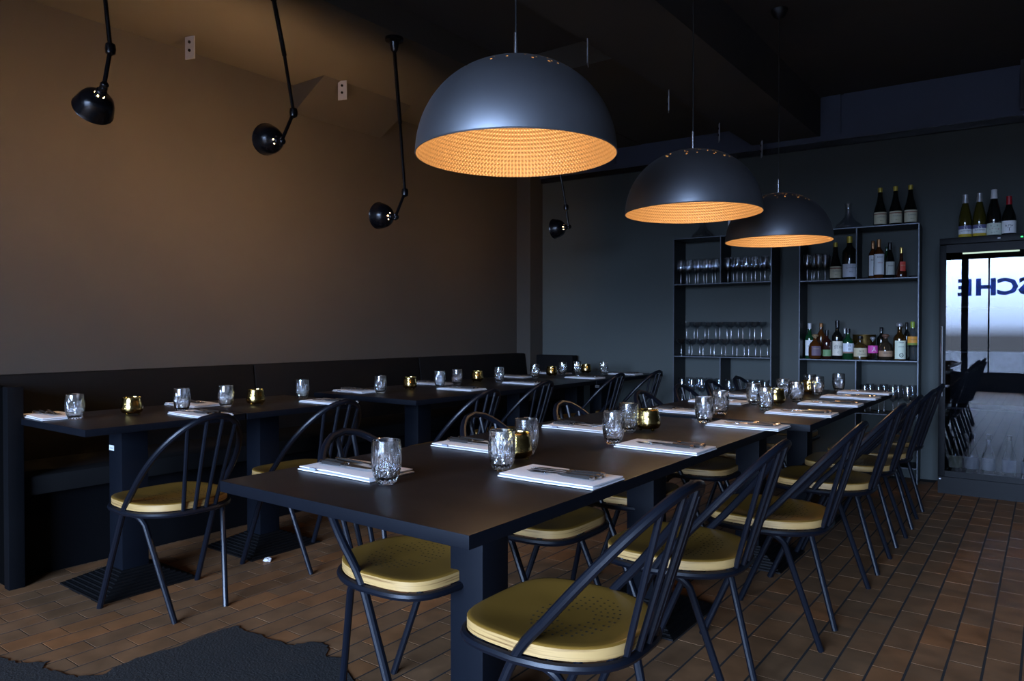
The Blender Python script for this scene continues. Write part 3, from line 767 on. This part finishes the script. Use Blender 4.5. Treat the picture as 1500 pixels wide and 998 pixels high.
# ------------------------------------------------------------------ steel shelves on the back wall (local x along the wall)
def wloc(s, o, z=0.0):
    return (WPX + s / WL + o * WS / WL, WPY + s * WS / WL - o / WL, z)
def shelf_unit(s0, s1, sdiv_top, sdiv_low, label, tops):
    t = thing('shelf_unit', label, 'shelf', wloc((s0 + s1) / 2, 0.15), WANG)
    m = (s0 + s1) / 2; th = 0.004
    def plate(nm, a, b, z0, z1, horizontal):
        mb = MB().box(a - m, b - m, -0.148, 0.148, z0, z1)
        o = obj(nm, mb, MT['rawsteel'], t)
        if horizontal: e = MB().box(a - m, b - m, -0.1495, -0.148, z0, z1)
        else: e = MB().box(a - m, b - m, -0.1495, -0.148, z0, z1)
        obj('lit_edge', e, MT['steeledge'], o)  # thin front strip, lit edge painted in paler steel
    plate('side_panel', s0, s0 + 0.008, 0.0, tops[0], False); plate('side_panel', s1 - 0.008, s1, 0.0, tops[0], False)
    for z in tops: plate('shelf_board', s0, s1, z - 0.008, z, True)
    plate('divider', sdiv_top - th, sdiv_top + th, tops[1], tops[0] - 0.008, False)
    plate('divider', sdiv_low - th, sdiv_low + th, tops[3], tops[2] - 0.008, False)
    plate('divider', sdiv_low - th, sdiv_low + th, tops[4], tops[3] - 0.008, False)
    return t
ZL = [1.972, 1.568, 0.934, 0.52, 0.125]
ZR = [1.963, 1.560, 0.930, 0.52, 0.125]
shelf_unit(-1.940, -1.094, -1.519, -1.519, 'tall black raw steel shelf filled with stemmed glasses, the left one', ZL)
shelf_unit(-0.880, -0.031, -0.458, -0.458, 'tall black raw steel shelf filled with bottles, right one beside the fridge', ZR)

# stemware
def lathe_mesh(name, prof, seg=20):
    me = MB().lathe(prof, seg).mesh(name, MT['glass'], ang=60); me.materials.append(MT['stemglass'])
    for p in me.polygons:
        c = p.center; r_ = sqrt(c.x * c.x + c.y * c.y)
        if r_ < 0.008 and 0.004 < c.z < 0.098 or (c.z > 0.2 and name == 'x') : p.material_index = 1
    return me
WINE = lathe_mesh('wine_glass', [(0.0, 0.002), (0.034, 0.0), (0.034, 0.0015), (0.006, 0.006), (0.0036, 0.02), (0.0034, 0.085), (0.006, 0.093), (0.022, 0.103), (0.035, 0.122), (0.0385, 0.140), (0.037, 0.165), (0.034, 0.195), (0.030, 0.218), (0.0295, 0.218), (0.033, 0.19), (0.0368, 0.145), (0.033, 0.123), (0.018, 0.105), (0.0, 0.099)])
COUPE = lathe_mesh('coupe_glass', [(0.0, 0.002), (0.032, 0.0), (0.032, 0.0015), (0.006, 0.006), (0.0035, 0.018), (0.0035, 0.088), (0.006, 0.096), (0.026, 0.106), (0.042, 0.124), (0.046, 0.150), (0.0455, 0.150), (0.0405, 0.125), (0.024, 0.108), (0.0, 0.100)])
def stem(me, kind, s, o, z, label, group): tag(obj(kind, me, None, loc=wloc(s, o, z)), label, 'glass', group)
k = 0
for row, o_ in (('front', 0.235), ('back', 0.12)):
    for i in range(5): stem(WINE, 'wine_glass', -1.893 + i * 0.078 + (0.015 if row == 'back' else 0), o_, ZL[1], 'wine glass, %s from left, %s row, left half of upper glass shelf' % (ORD[i], row), 'wine glasses on the upper left shelf')
    for i in range(5): stem(WINE, 'wine_glass', -1.474 + i * 0.0775 + (0.015 if row == 'back' else 0), o_, ZL[1], 'wine glass, %s from left, %s row, right half of upper glass shelf' % (ORD[i], row), 'wine glasses on the upper left shelf')
for row, o_, sh in (('front', 0.24, 0.0), ('back', 0.10, 0.022)):
    for i in range(8): stem(COUPE, 'coupe_glass', -1.884 + i * 0.0985 + sh, o_, ZL[2], 'clear coupe glass, %s from left, %s row of the lower tier' % (ORD[i], row), 'coupe glasses stacked in two tiers')
    for i in range(7): stem(COUPE, 'coupe_glass', -1.836 + i * 0.0985 + sh, o_, ZL[2] + 0.1505, 'clear coupe glass, %s from left, %s row of the upper tier' % (ORD[i], row), 'coupe glasses stacked in two tiers')
for row, o_ in (('front', 0.23), ('back', 0.12)):
    for i in range(4): stem(WINE, 'wine_glass', -1.88 + i * 0.09 + (0.03 if row == 'back' else 0), o_, ZL[3], 'wine glass, %s from left, %s row, low left shelf, left of divider' % (ORD[i], row), 'wine glasses on the low shelves')
    for i in range(4): stem(WINE, 'wine_glass', -1.46 + i * 0.10 + (0.03 if row == 'back' else 0), o_, ZL[3], 'wine glass, %s from left, %s row, low left shelf, right of divider' % (ORD[i], row), 'wine glasses on the low shelves')
    for i in range(4): stem(WINE, 'wine_glass', -0.40 + i * 0.098 + (0.025 if row == 'back' else 0), o_, ZR[3], 'clear wine glass on the low right shelf, %s from left in the %s row' % (ORD[i], row), 'wine glasses on the low shelves')
for i, (s_, o_) in enumerate([(-0.832, 0.22), (-0.797, 0.13), (-0.75, 0.21), (-0.712, 0.13), (-0.83, 0.045), (-0.672, 0.05)]):
    stem(WINE, 'wine_glass', s_, o_, ZR[1], 'clear wine glass, %s of the group left of the champagne bottles' % ORD[i], 'wine glasses beside the bottles')
# decanters
DEC = lathe_mesh('decanter', [(0.0, 0.004), (0.06, 0.0), (0.095, 0.006), (0.102, 0.018), (0.092, 0.038), (0.055, 0.07), (0.03, 0.105), (0.022, 0.15), (0.022, 0.19), (0.030, 0.208), (0.029, 0.208), (0.020, 0.185), (0.020, 0.15), (0.028, 0.105), (0.052, 0.071), (0.088, 0.04), (0.098, 0.018), (0.06, 0.006), (0.0, 0.007)], 32)
tag(obj('decanter', DEC, None, loc=wloc(-1.72, 0.16, ZL[0])), 'clear wide glass decanter on top of the left shelf, half behind a dome', 'decanter', 'glass decanters')
tag(obj('decanter', DEC, None, loc=wloc(-0.535, 0.17, ZR[0])), 'clear wide glass decanter on top of the right shelf', 'decanter', 'glass decanters')
bx = tag(obj('paper_box', MB().box(-0.05, 0.05, -0.04, 0.04, 0, 0.145, 0.002), MT['white'], loc=wloc(-1.435, 0.16, ZL[0]), rotz=WANG), 'white box on the left shelf top, mostly hidden by the farthest dome', 'box')
tag(obj('coaster', MB().lathe([(0.0, 0.0), (0.04, 0.0), (0.04, 0.012), (0.0, 0.012)], 16), MT['lampblack'], loc=wloc(-1.545, 0.18, ZL[0])), 'small black dish beside the white box on the left shelf top', 'dish')

# ------------------------------------------------------------------ bottles
def prof_bottle(kind, H, R):
    if kind == 'champagne': P = [(0.9, 0), (1, .015), (1, .36), (.93, .42), (.75, .52), (.52, .65), (.38, .78), (.33, .90), (.33, .93)]
    elif kind == 'burgundy': P = [(0.9, 0), (1, .015), (1, .44), (.92, .52), (.70, .62), (.45, .74), (.36, .84), (.36, .93)]
    elif kind == 'flute': P = [(0.9, 0), (1, .012), (1, .42), (.95, .5), (.75, .63), (.52, .76), (.40, .86), (.38, .93)]
    elif kind == 'spirit': P = [(0.9, 0), (1, .015), (1, .62), (.92, .68), (.62, .735), (.40, .78), (.36, .82), (.36, .92)]
    elif kind == 'shoulder': P = [(0.92, 0), (1, .012), (1, .56), (.97, .60), (.75, .66), (.45, .70), (.36, .76), (.36, .90)]
    elif kind == 'squat': P = [(0.85, 0), (1, .03), (1.0, .50), (.92, .60), (.6, .68), (.34, .72), (.30, .78), (.32, .86)]
    elif kind == 'round': P = [(0.7, 0), (.95, .06), (1.0, .25), (.97, .45), (.82, .60), (.5, .70), (.32, .75), (.30, .84)]
    elif kind == 'cognac': P = [(0.95, 0), (1.0, .03), (1.0, .18), (.75, .30), (.42, .48), (.28, .62), (.24, .75), (.26, .88)]
    else: P = [(0.9, 0), (1, .02), (1, .9)]
    return [(r * R, z * H) for r, z in P]
def curved(R, z0, z1, half, n=12):
    V = []; F = []
    for z in (z0, z1):
        for i in range(n + 1):
            a = -half + 2 * half * i / n; V.append((R * sin(a), -R * cos(a), z))
    for i in range(n): F.append((i, i + 1, n + 2 + i, n + 1 + i))
    return MB().add(V, F)
def wrap_text(txt, R, zc, h, maxw=None, dx=0.0):
    V, F, tw = text_geo(txt, h)
    k = min(1.0, maxw / tw) if (maxw and tw) else 1.0
    return MB().add([(R * sin((x * k + dx) / R), -R * cos((x * k + dx) / R), zc + y * k) for x, y, z in V], F)
FACE = 0.45    # labels turned towards the dining room
GL_DARK = mat('dark_bottle_glass', (0.006, 0.007, 0.006), 0.06, spec=0.7)
def glassmat(c): return cmat(c, 0.07, 0.0, 0.4)
def bottle(loc, H, R, kind, glass, cap, label, group, lab=None, texts=(), bands=(), rz=FACE, capfrac=0.88, capr=None, stopper=False, name='bottle'):
    t = thing(name, label, 'bottle', loc, rz, group)
    P = prof_bottle(kind, H, R)
    P = [(0.001, 0.002)] + P
    obj('glass_body', MB().lathe(P, 24), glass, t, ang=50)
    rt_ = P[-1][0]; cr = capr or rt_ * 1.12
    if stopper:
        obj('stopper', MB().lathe([(rt_ * .9, H * .84), (rt_ * 1.0, H * .88), (rt_ * 1.6, H * .90), (rt_ * 1.7, H * .95), (rt_ * 1.2, H * .99), (0.001, H)], 16), cap, t)
    else:
        # capsule follows the neck
        zs = H * capfrac; rr_ = rt_
        for a, b in zip(P[:-1], P[1:]):
            if a[1] <= zs <= b[1] and b[1] > a[1]: rr_ = a[0] + (b[0] - a[0]) * (zs - a[1]) / (b[1] - a[1])
        obj('cap', MB().lathe([(rr_ * 1.04, zs), (cr, max(zs + 0.002, H * 0.93)), (cr, H * 0.992), (cr * .8, H), (0.001, H)], 16), cap, t, ang=50)
    if lab:
        z0, z1, col, half = lab
        lb_ = obj('paper_label', curved(R * 1.012, z0 * H, z1 * H, half), cmat(tuple(min(0.88, c_ * 1.5) for c_ in col), 0.6), t)
        for (b0, b1, bc) in bands: obj('label_band', curved(R * 1.018, b0 * H, b1 * H, half), cmat(bc, 0.6), lb_)
        for (tx, zc, h, tcol, mw) in texts:
            mb = wrap_text(tx, R * 1.028, zc * H, h * H, mw * R)
            if mb.v: obj('label_print', mb, cmat(tcol, 0.6), lb_)
    return t
YEL = cmat((0.55, 0.42, 0.06), 0.4, 0.3); CREAM = (0.42, 0.40, 0.28); INK = (0.03, 0.03, 0.04)
amber = glassmat((0.07, 0.022, 0.005)); green = glassmat((0.008, 0.05, 0.018)); olive = glassmat((0.035, 0.03, 0.006)); clear = MT['glass']
champ = dict(lab=(0.06, 0.36, CREAM, 1.35), texts=[('CUVEE', 0.31, 0.03, (0.25, 0.05, 0.04), 1.3), ('CLASSIQUE', 0.235, 0.035, (0.10, 0.13, 0.16), 1.5), ('BRUT', 0.14, 0.025, (0.2, 0.2, 0.1), 1.2)], bands=[(0.30, 0.325, (0.30, 0.16, 0.10))])
for i, s_ in enumerate((-0.306, -0.200, -0.099)):
    bottle(wloc(s_, 0.2, ZR[0]), 0.303, 0.046, 'champagne', GL_DARK, YEL, 'dark bottle with cream label and yellow foil, %s of three on the right shelf top' % ['left', 'middle', 'right'][i], 'three bottles on the right shelf top', **champ)
SR = 'bottles on the right shelf'
z = ZR[1]
bottle(wloc(-0.624, 0.2, z), 0.303, 0.044, 'champagne', GL_DARK, YEL, 'dark bottle with cream label and yellow foil beside the wine glasses', SR, **champ)
bottle(wloc(-0.521, 0.2, z), 0.345, 0.054, 'spirit', GL_DARK, YEL, 'large dark bottle with blue-grey label and yellow cap left of the divider', SR, lab=(0.06, 0.36, (0.42, 0.45, 0.50), 1.35), texts=[('Grande Reserve', 0.27, 0.035, INK, 1.5), ('Brut', 0.18, 0.03, INK, 1.0)], capfrac=0.85)
COP = cmat((0.42, 0.20, 0.08), 0.35, 0.6); BLK = cmat((0.01, 0.01, 0.012), 0.3); WHT = cmat((0.7, 0.71, 0.72), 0.4); SIL = cmat((0.5, 0.52, 0.55), 0.3, 0.6)
wl = (0.10, 0.62, (0.55, 0.58, 0.64), 1.3)
bottle(wloc(-0.362, 0.13, z), 0.306, 0.032, 'spirit', amber, COP, 'copper capped white labelled bottle standing behind its taller twin', SR, lab=wl, texts=[('RHUM', 0.50, 0.04, INK, 1.4)], capfrac=0.80)
bottle(wloc(-0.310, 0.22, z), 0.306, 0.037, 'spirit', amber, COP, 'copper capped bottle with tall white label right of the shelf divider', SR, lab=wl, texts=[('RHUM', 0.54, 0.035, INK, 1.4), ('VIEUX', 0.40, 0.03, (0.3, 0.05, 0.05), 1.3)], capfrac=0.80)
bottle(wloc(-0.270, 0.08, z), 0.259, 0.020, 'flute', green, green, 'slim green bottle behind the white labelled bottles', SR)
bottle(wloc(-0.236, 0.2, z), 0.278, 0.034, 'burgundy', GL_DARK, BLK, 'dark bottle with black cap and pale label on the upper bottle shelf', SR, lab=(0.10, 0.46, (0.36, 0.38, 0.34), 1.2), texts=[('Amaro', 0.35, 0.05, INK, 1.3)], capfrac=0.80)
bottle(wloc(-0.158, 0.2, z), 0.237, 0.040, 'cognac', glassmat((0.04, 0.01, 0.004)), cmat((0.6, 0.42, 0.12), 0.3, 0.7), 'flared cognac bottle with red label and gold top', SR, lab=(0.22, 0.52, (0.45, 0.05, 0.03), 0.5), texts=[('VSOP', 0.40, 0.05, (0.6, 0.5, 0.3), 0.8)], capfrac=0.80)
tag(obj('saucer', MB().lathe([(0.0, 0.0), (0.022, 0.0), (0.04, 0.014), (0.038, 0.014), (0.02, 0.004), (0.0, 0.004)], 20), MT['lampblack'], loc=wloc(-0.412, 0.2, z)), 'small black saucer beside the divider on the upper bottle shelf', 'saucer')
tag(obj('saucer', MB().lathe([(0.0, 0.0), (0.022, 0.0), (0.032, 0.014), (0.030, 0.014), (0.02, 0.004), (0.0, 0.004)], 20), MT['lampblack'], loc=wloc(-0.078, 0.2, z)), 'small black saucer at the right end of the upper bottle shelf', 'saucer')
z = ZR[2]
bottle(wloc(-0.829, 0.13, z), 0.290, 0.037, 'shoulder', green, WHT, 'green whisky bottle with white cap and white label, leftmost on the shelf', SR, lab=(0.08, 0.52, (0.55, 0.58, 0.62), 1.25), texts=[('L', 0.47, 0.05, INK, 1), ('ISLAY', 0.35, 0.04, INK, 1.4), ('10', 0.2, 0.05, INK, 1)], capfrac=0.84)
bottle(wloc(-0.765, 0.24, z), 0.201, 0.051, 'round', amber, cmat((0.3, 0.2, 0.1), 0.4), 'squat round amber bourbon bottle with stopper', SR, lab=(0.14, 0.52, (0.10, 0.07, 0.10), 0.75), texts=[('RESERVE', 0.42, 0.06, (0.45, 0.35, 0.2), 0.9)], stopper=True)
bottle(wloc(-0.747, 0.09, z), 0.291, 0.034, 'spirit', amber, COP, 'tall amber bottle with brown cap behind the squat bourbon', SR)
bottle(wloc(-0.682, 0.215, z), 0.235, 0.034, 'shoulder', glassmat((0.03, 0.008, 0.006)), BLK, 'dark bottle with a small green label', SR, lab=(0.10, 0.32, (0.12, 0.22, 0.10), 1.3), capfrac=0.80)
bottle(wloc(-0.612, 0.17, z), 0.311, 0.040, 'shoulder', GL_DARK, BLK, 'tall bottle with off-white label and large Japanese characters', SR, lab=(0.09, 0.46, (0.52, 0.50, 0.42), 1.25), texts=[('余市', 0.32, 0.115, INK, 1.7), ('C', 0.18, 0.05, INK, 1.0)], capfrac=0.80)
bottle(wloc(-0.570, 0.07, z), 0.251, 0.028, 'spirit', clear, SIL, 'clear bottle with silver top behind the Japanese bottles', SR, capfrac=0.82)
bottle(wloc(-0.528, 0.2, z), 0.245, 0.042, 'shoulder', green, BLK, 'green bottle with white label and two vertical Japanese characters', SR, lab=(0.20, 0.52, (0.50, 0.54, 0.60), 1.25), texts=[('白', 0.45, 0.09, INK, 1), ('州', 0.33, 0.09, INK, 1)], bands=[(0.20, 0.25, (0.30, 0.20, 0.15))], capfrac=0.85)
pot = thing('brass_pot', 'wide patterned brass pot behind the bottles', 'pot', wloc(-0.425, 0.09, z))
obj('bowl', MB().lathe([(0.05, 0.0), (0.078, 0.01), (0.083, 0.05), (0.084, 0.19), (0.086, 0.196), (0.080, 0.196), (0.078, 0.02), (0.0, 0.015)], 32), mat('patterned_brass', (0.16, 0.10, 0.03), 0.35, metal=0.9, noise=0.8, nscale=45), pot)
bottle(wloc(-0.436, 0.235, z), 0.186, 0.051, 'squat', glassmat((0.05, 0.03, 0.008)), BLK, 'squat bottle with beige label in front of the brass pot', SR, lab=(0.14, 0.50, (0.40, 0.36, 0.24), 1.3), texts=[('RYE', 0.36, 0.08, INK, 1.0), ('STRAIGHT', 0.24, 0.05, INK, 1.4)])
bottle(wloc(-0.348, 0.225, z), 0.181, 0.037, 'squat', clear, SIL, 'small clear bottle with pink label and white letter A', SR, lab=(0.30, 0.62, (0.45, 0.05, 0.26), 1.3), texts=[('A', 0.46, 0.20, (0.8, 0.8, 0.8), 1.0)], stopper=True)
bottle(wloc(-0.307, 0.055, z), 0.256, 0.030, 'spirit', GL_DARK, BLK, 'dark tall bottle behind the brown labelled flask', SR)
bottle(wloc(-0.262, 0.2, z), 0.203, 0.051, 'round', glassmat((0.03, 0.022, 0.014)), cmat((0.16, 0.08, 0.05), 0.5), 'squat flask with brown paper label', SR, lab=(0.14, 0.36, (0.27, 0.17, 0.10), 1.35), texts=[('MEZCAL', 0.27, 0.06, INK, 1.4)], stopper=True)
bottle(wloc(-0.165, 0.205, z), 0.292, 0.043, 'shoulder', glassmat((0.03, 0.014, 0.003)), SIL, 'big bottle with tall cream label, round emblem and silver stopper', SR, lab=(0.04, 0.52, (0.52, 0.58, 0.46), 1.1), texts=[('HERB', 0.47, 0.035, INK, 1.4), ('LIQUEUR', 0.36, 0.03, INK, 1.3), ('O', 0.14, 0.11, INK, 1.2), ('90', 0.14, 0.04, INK, 0.7)], stopper=True)
bottle(wloc(-0.128, 0.07, z), 0.293, 0.022, 'spirit', GL_DARK, BLK, 'thin dark bottle behind the cream label bottle', SR)
bottle(wloc(-0.078, 0.2, z), 0.297, 0.038, 'spirit', clear, cmat((0.30, 0.42, 0.05), 0.4), 'clear bottle with orange and green label, rightmost on the shelf', SR, lab=(0.40, 0.62, (0.50, 0.22, 0.03), 1.35), bands=[(0.40, 0.45, (0.20, 0.28, 0.04))], texts=[('TEQUILA', 0.54, 0.05, (0.15, 0.06, 0.02), 1.4)], capfrac=0.84)
z = ZR[4]
bottle(wloc(-0.855, 0.22, z), 0.30, 0.042, 'burgundy', GL_DARK, BLK, 'dark wine bottle with olive label on the lowest shelf, left end', SR, lab=(0.22, 0.50, (0.10, 0.12, 0.06), 1.3), texts=[('SEKT', 0.34, 0.05, (0.5, 0.5, 0.45), 1.3)])
bottle(wloc(-0.14, 0.22, z), 0.28, 0.046, 'burgundy', GL_DARK, COP, 'dark bottle with copper neck and beige label on the lowest shelf', SR, lab=(0.14, 0.50, (0.42, 0.38, 0.30), 1.3), texts=[('Rouge', 0.36, 0.05, INK, 1.3)])
bottle(wloc(-0.25, 0.16, z), 0.30, 0.042, 'champagne', GL_DARK, YEL, 'dark bottle with yellow foil on the lowest shelf behind the chairs', SR, **champ)

# ------------------------------------------------------------------ wine fridge
FX0, FX1, FY0, FY1, FZ = -0.635, 0.075, 5.95, 6.41, 1.812
f = thing('wine_fridge', 'tall black wine fridge with glass door mirroring the street window', 'fridge', ((FX0 + FX1) / 2, (FY0 + FY1) / 2, 0))
off = Matrix.Translation((-(FX0 + FX1) / 2, -(FY0 + FY1) / 2, 0))
def fb(nm, mb, m, par=None): return obj(nm, mb.xf(off), m, par or f)
cs = MB().box(FX0, FX0 + .03, FY0 + .035, FY1, 0.0, FZ).box(FX1 - .03, FX1, FY0 + .035, FY1, 0.0, FZ).box(FX0, FX1, FY1 - .03, FY1, 0.0, FZ).box(FX0, FX1, FY0 + .035, FY1, FZ - .05, FZ).box(FX0, FX1, FY0 + .035, FY1, 0.02, 0.125)
fb('casing', cs, MT['fridge'])
tb = fb('control_strip', MB().box(FX0, FX1, FY0, FY0 + .035, 1.768, FZ, 0.003), MT['fridge'])
fb('indicator', MB().box(-0.292, -0.276, FY0 - .001, FY0, 1.787, 1.795), MT['white'], tb)
fb('indicator', MB().box(-0.163, -0.150, FY0 - .001, FY0, 1.786, 1.794), MT['green_led'], tb)
fb('display', MB().box(-0.13, -0.075, FY0 - .001, FY0, 1.782, 1.800), MT['white'], tb)
fb('plinth', MB().box(FX0, FX1, FY0 + .006, FY0 + .035, 0.0, 0.118), MT['fridge'])
dr = fb('door_frame', MB().box(FX0, FX0 + .042, FY0, FY0 + .033, 0.122, 1.762, 0.003).box(FX1 - .042, FX1, FY0, FY0 + .033, 0.122, 1.762, 0.003).box(FX0 + .042, FX1 - .042, FY0, FY0 + .033, 1.707, 1.762).box(FX0 + .042, FX1 - .042, FY0, FY0 + .033, 0.122, 0.163), MT['fridge'])
fb('door_glass', MB().add([(FX0 + .042, FY0 + .006, .163), (FX1 - .042, FY0 + .006, .163), (FX1 - .042, FY0 + .006, 1.707), (FX0 + .042, FY0 + .006, 1.707)], [(0, 1, 2, 3)]), MT['doorpane'], dr)
hd = fb('door_handle', MB().tube([(-0.612, FY0 - .03, 0.695), (-0.612, FY0 - .03, 1.19)], 0.010, 10), MT['chrome'], dr)
fb('handle_mount', MB().box(-0.62, -0.604, FY0 - .03, FY0 + .002, 0.735, 0.76).box(-0.62, -0.604, FY0 - .03, FY0 + .002, 1.125, 1.15), MT['lampblack'], dr)
for zz in (0.60, 1.0, 1.32): fb('inner_shelf', MB().box(FX0 + .035, FX1 - .035, FY0 + .06, FY1 - .04, zz, zz + .012), MT['fridgein'])
fb('light_strip', MB().box(-0.50, -0.17, FY0 + .06, FY0 + .075, 1.700, 1.712), MT['led'])
fb('badge', MB().box(-0.628, -0.617, FY0 + .004, FY0 + .006, 0.098, 0.106), MT['chrome'])
for i, (x, col) in enumerate(((-0.54, (0.28, 0.26, 0.16)), (-0.44, (0.35, 0.34, 0.32)), (-0.34, (0.34, 0.33, 0.32)), (-0.22, (0.33, 0.33, 0.34)), (-0.11, (0.36, 0.36, 0.36)))):
    bottle((x, 6.10, 0.127), 0.30, 0.042, 'burgundy', GL_DARK, BLK, 'wine bottle with pale label inside the fridge, %s from left on its floor' % ORD[i], 'bottles inside the fridge', lab=(0.16, 0.44, col, 1.3), rz=0)
# bottles standing on the fridge
FG = 'bottles on the fridge'
GW = glassmat((0.045, 0.04, 0.006))
gl_ = dict(lab=(0.035, 0.285, (0.55, 0.58, 0.66), 1.4), bands=[(0.205, 0.285, (0.12, 0.12, 0.26)), (0.035, 0.095, (0.60, 0.42, 0.03))], texts=[('G', 0.235, 0.085, (0.75, 0.78, 0.82), 1.1), ('GUTSWEIN', 0.165, 0.03, INK, 1.6), ('trocken', 0.066, 0.02, (0.2, 0.12, 0.02), 1.2)], capfrac=0.80)
bottle((-0.490, 6.06, FZ), 0.312, 0.041, 'flute', GW, SIL, 'olive wine bottle with blue and yellow G label, left one on the fridge', FG, rz=0.15, **gl_)
bottle((-0.405, 6.06, FZ), 0.314, 0.041, 'flute', GW, SIL, 'olive wine bottle with blue and yellow G label, second on the fridge', FG, rz=0.15, **gl_)
bottle((-0.320, 6.06, FZ), 0.330, 0.043, 'flute', GL_DARK, WHT, 'tall dark wine bottle with white cap and speckled floral label', FG, lab=(0.035, 0.28, (0.45, 0.50, 0.42), 1.4), texts=[('* ~ *', 0.22, 0.04, (0.05, 0.15, 0.08), 1.5), ('~ * ~ o', 0.16, 0.05, (0.35, 0.05, 0.05), 1.7), ('o ~ *', 0.09, 0.04, (0.05, 0.15, 0.08), 1.5)], rz=0.1, capfrac=0.80)
bottle((-0.2335, 6.06, FZ), 0.275, 0.042, 'burgundy', GL_DARK, cmat((0.38, 0.01, 0.02), 0.4), 'dark wine bottle with red cap and white label', FG, lab=(0.06, 0.37, (0.58, 0.62, 0.72), 1.4), texts=[('le Mar', 0.25, 0.05, INK, 1.5), ('T', 0.16, 0.14, INK, 0.5)], rz=0.1, capfrac=0.78)

# crumpled paper on the floor
mb = MB().lathe([(0.001, 0.0), (0.016, 0.002), (0.021, 0.009), (0.016, 0.016), (0.001, 0.019)], 10)
mb.v = [(x * random.uniform(.8, 1.3), y * random.uniform(.7, 1.2), zz * random.uniform(.8, 1.2)) for x, y, zz in mb.v]
tag(obj('paper_scrap', mb, MT['paper'], loc=(-3.14, 2.17, 0.0), flat=True), 'crumpled white paper scrap on the tiles beside a pedestal base', 'paper')
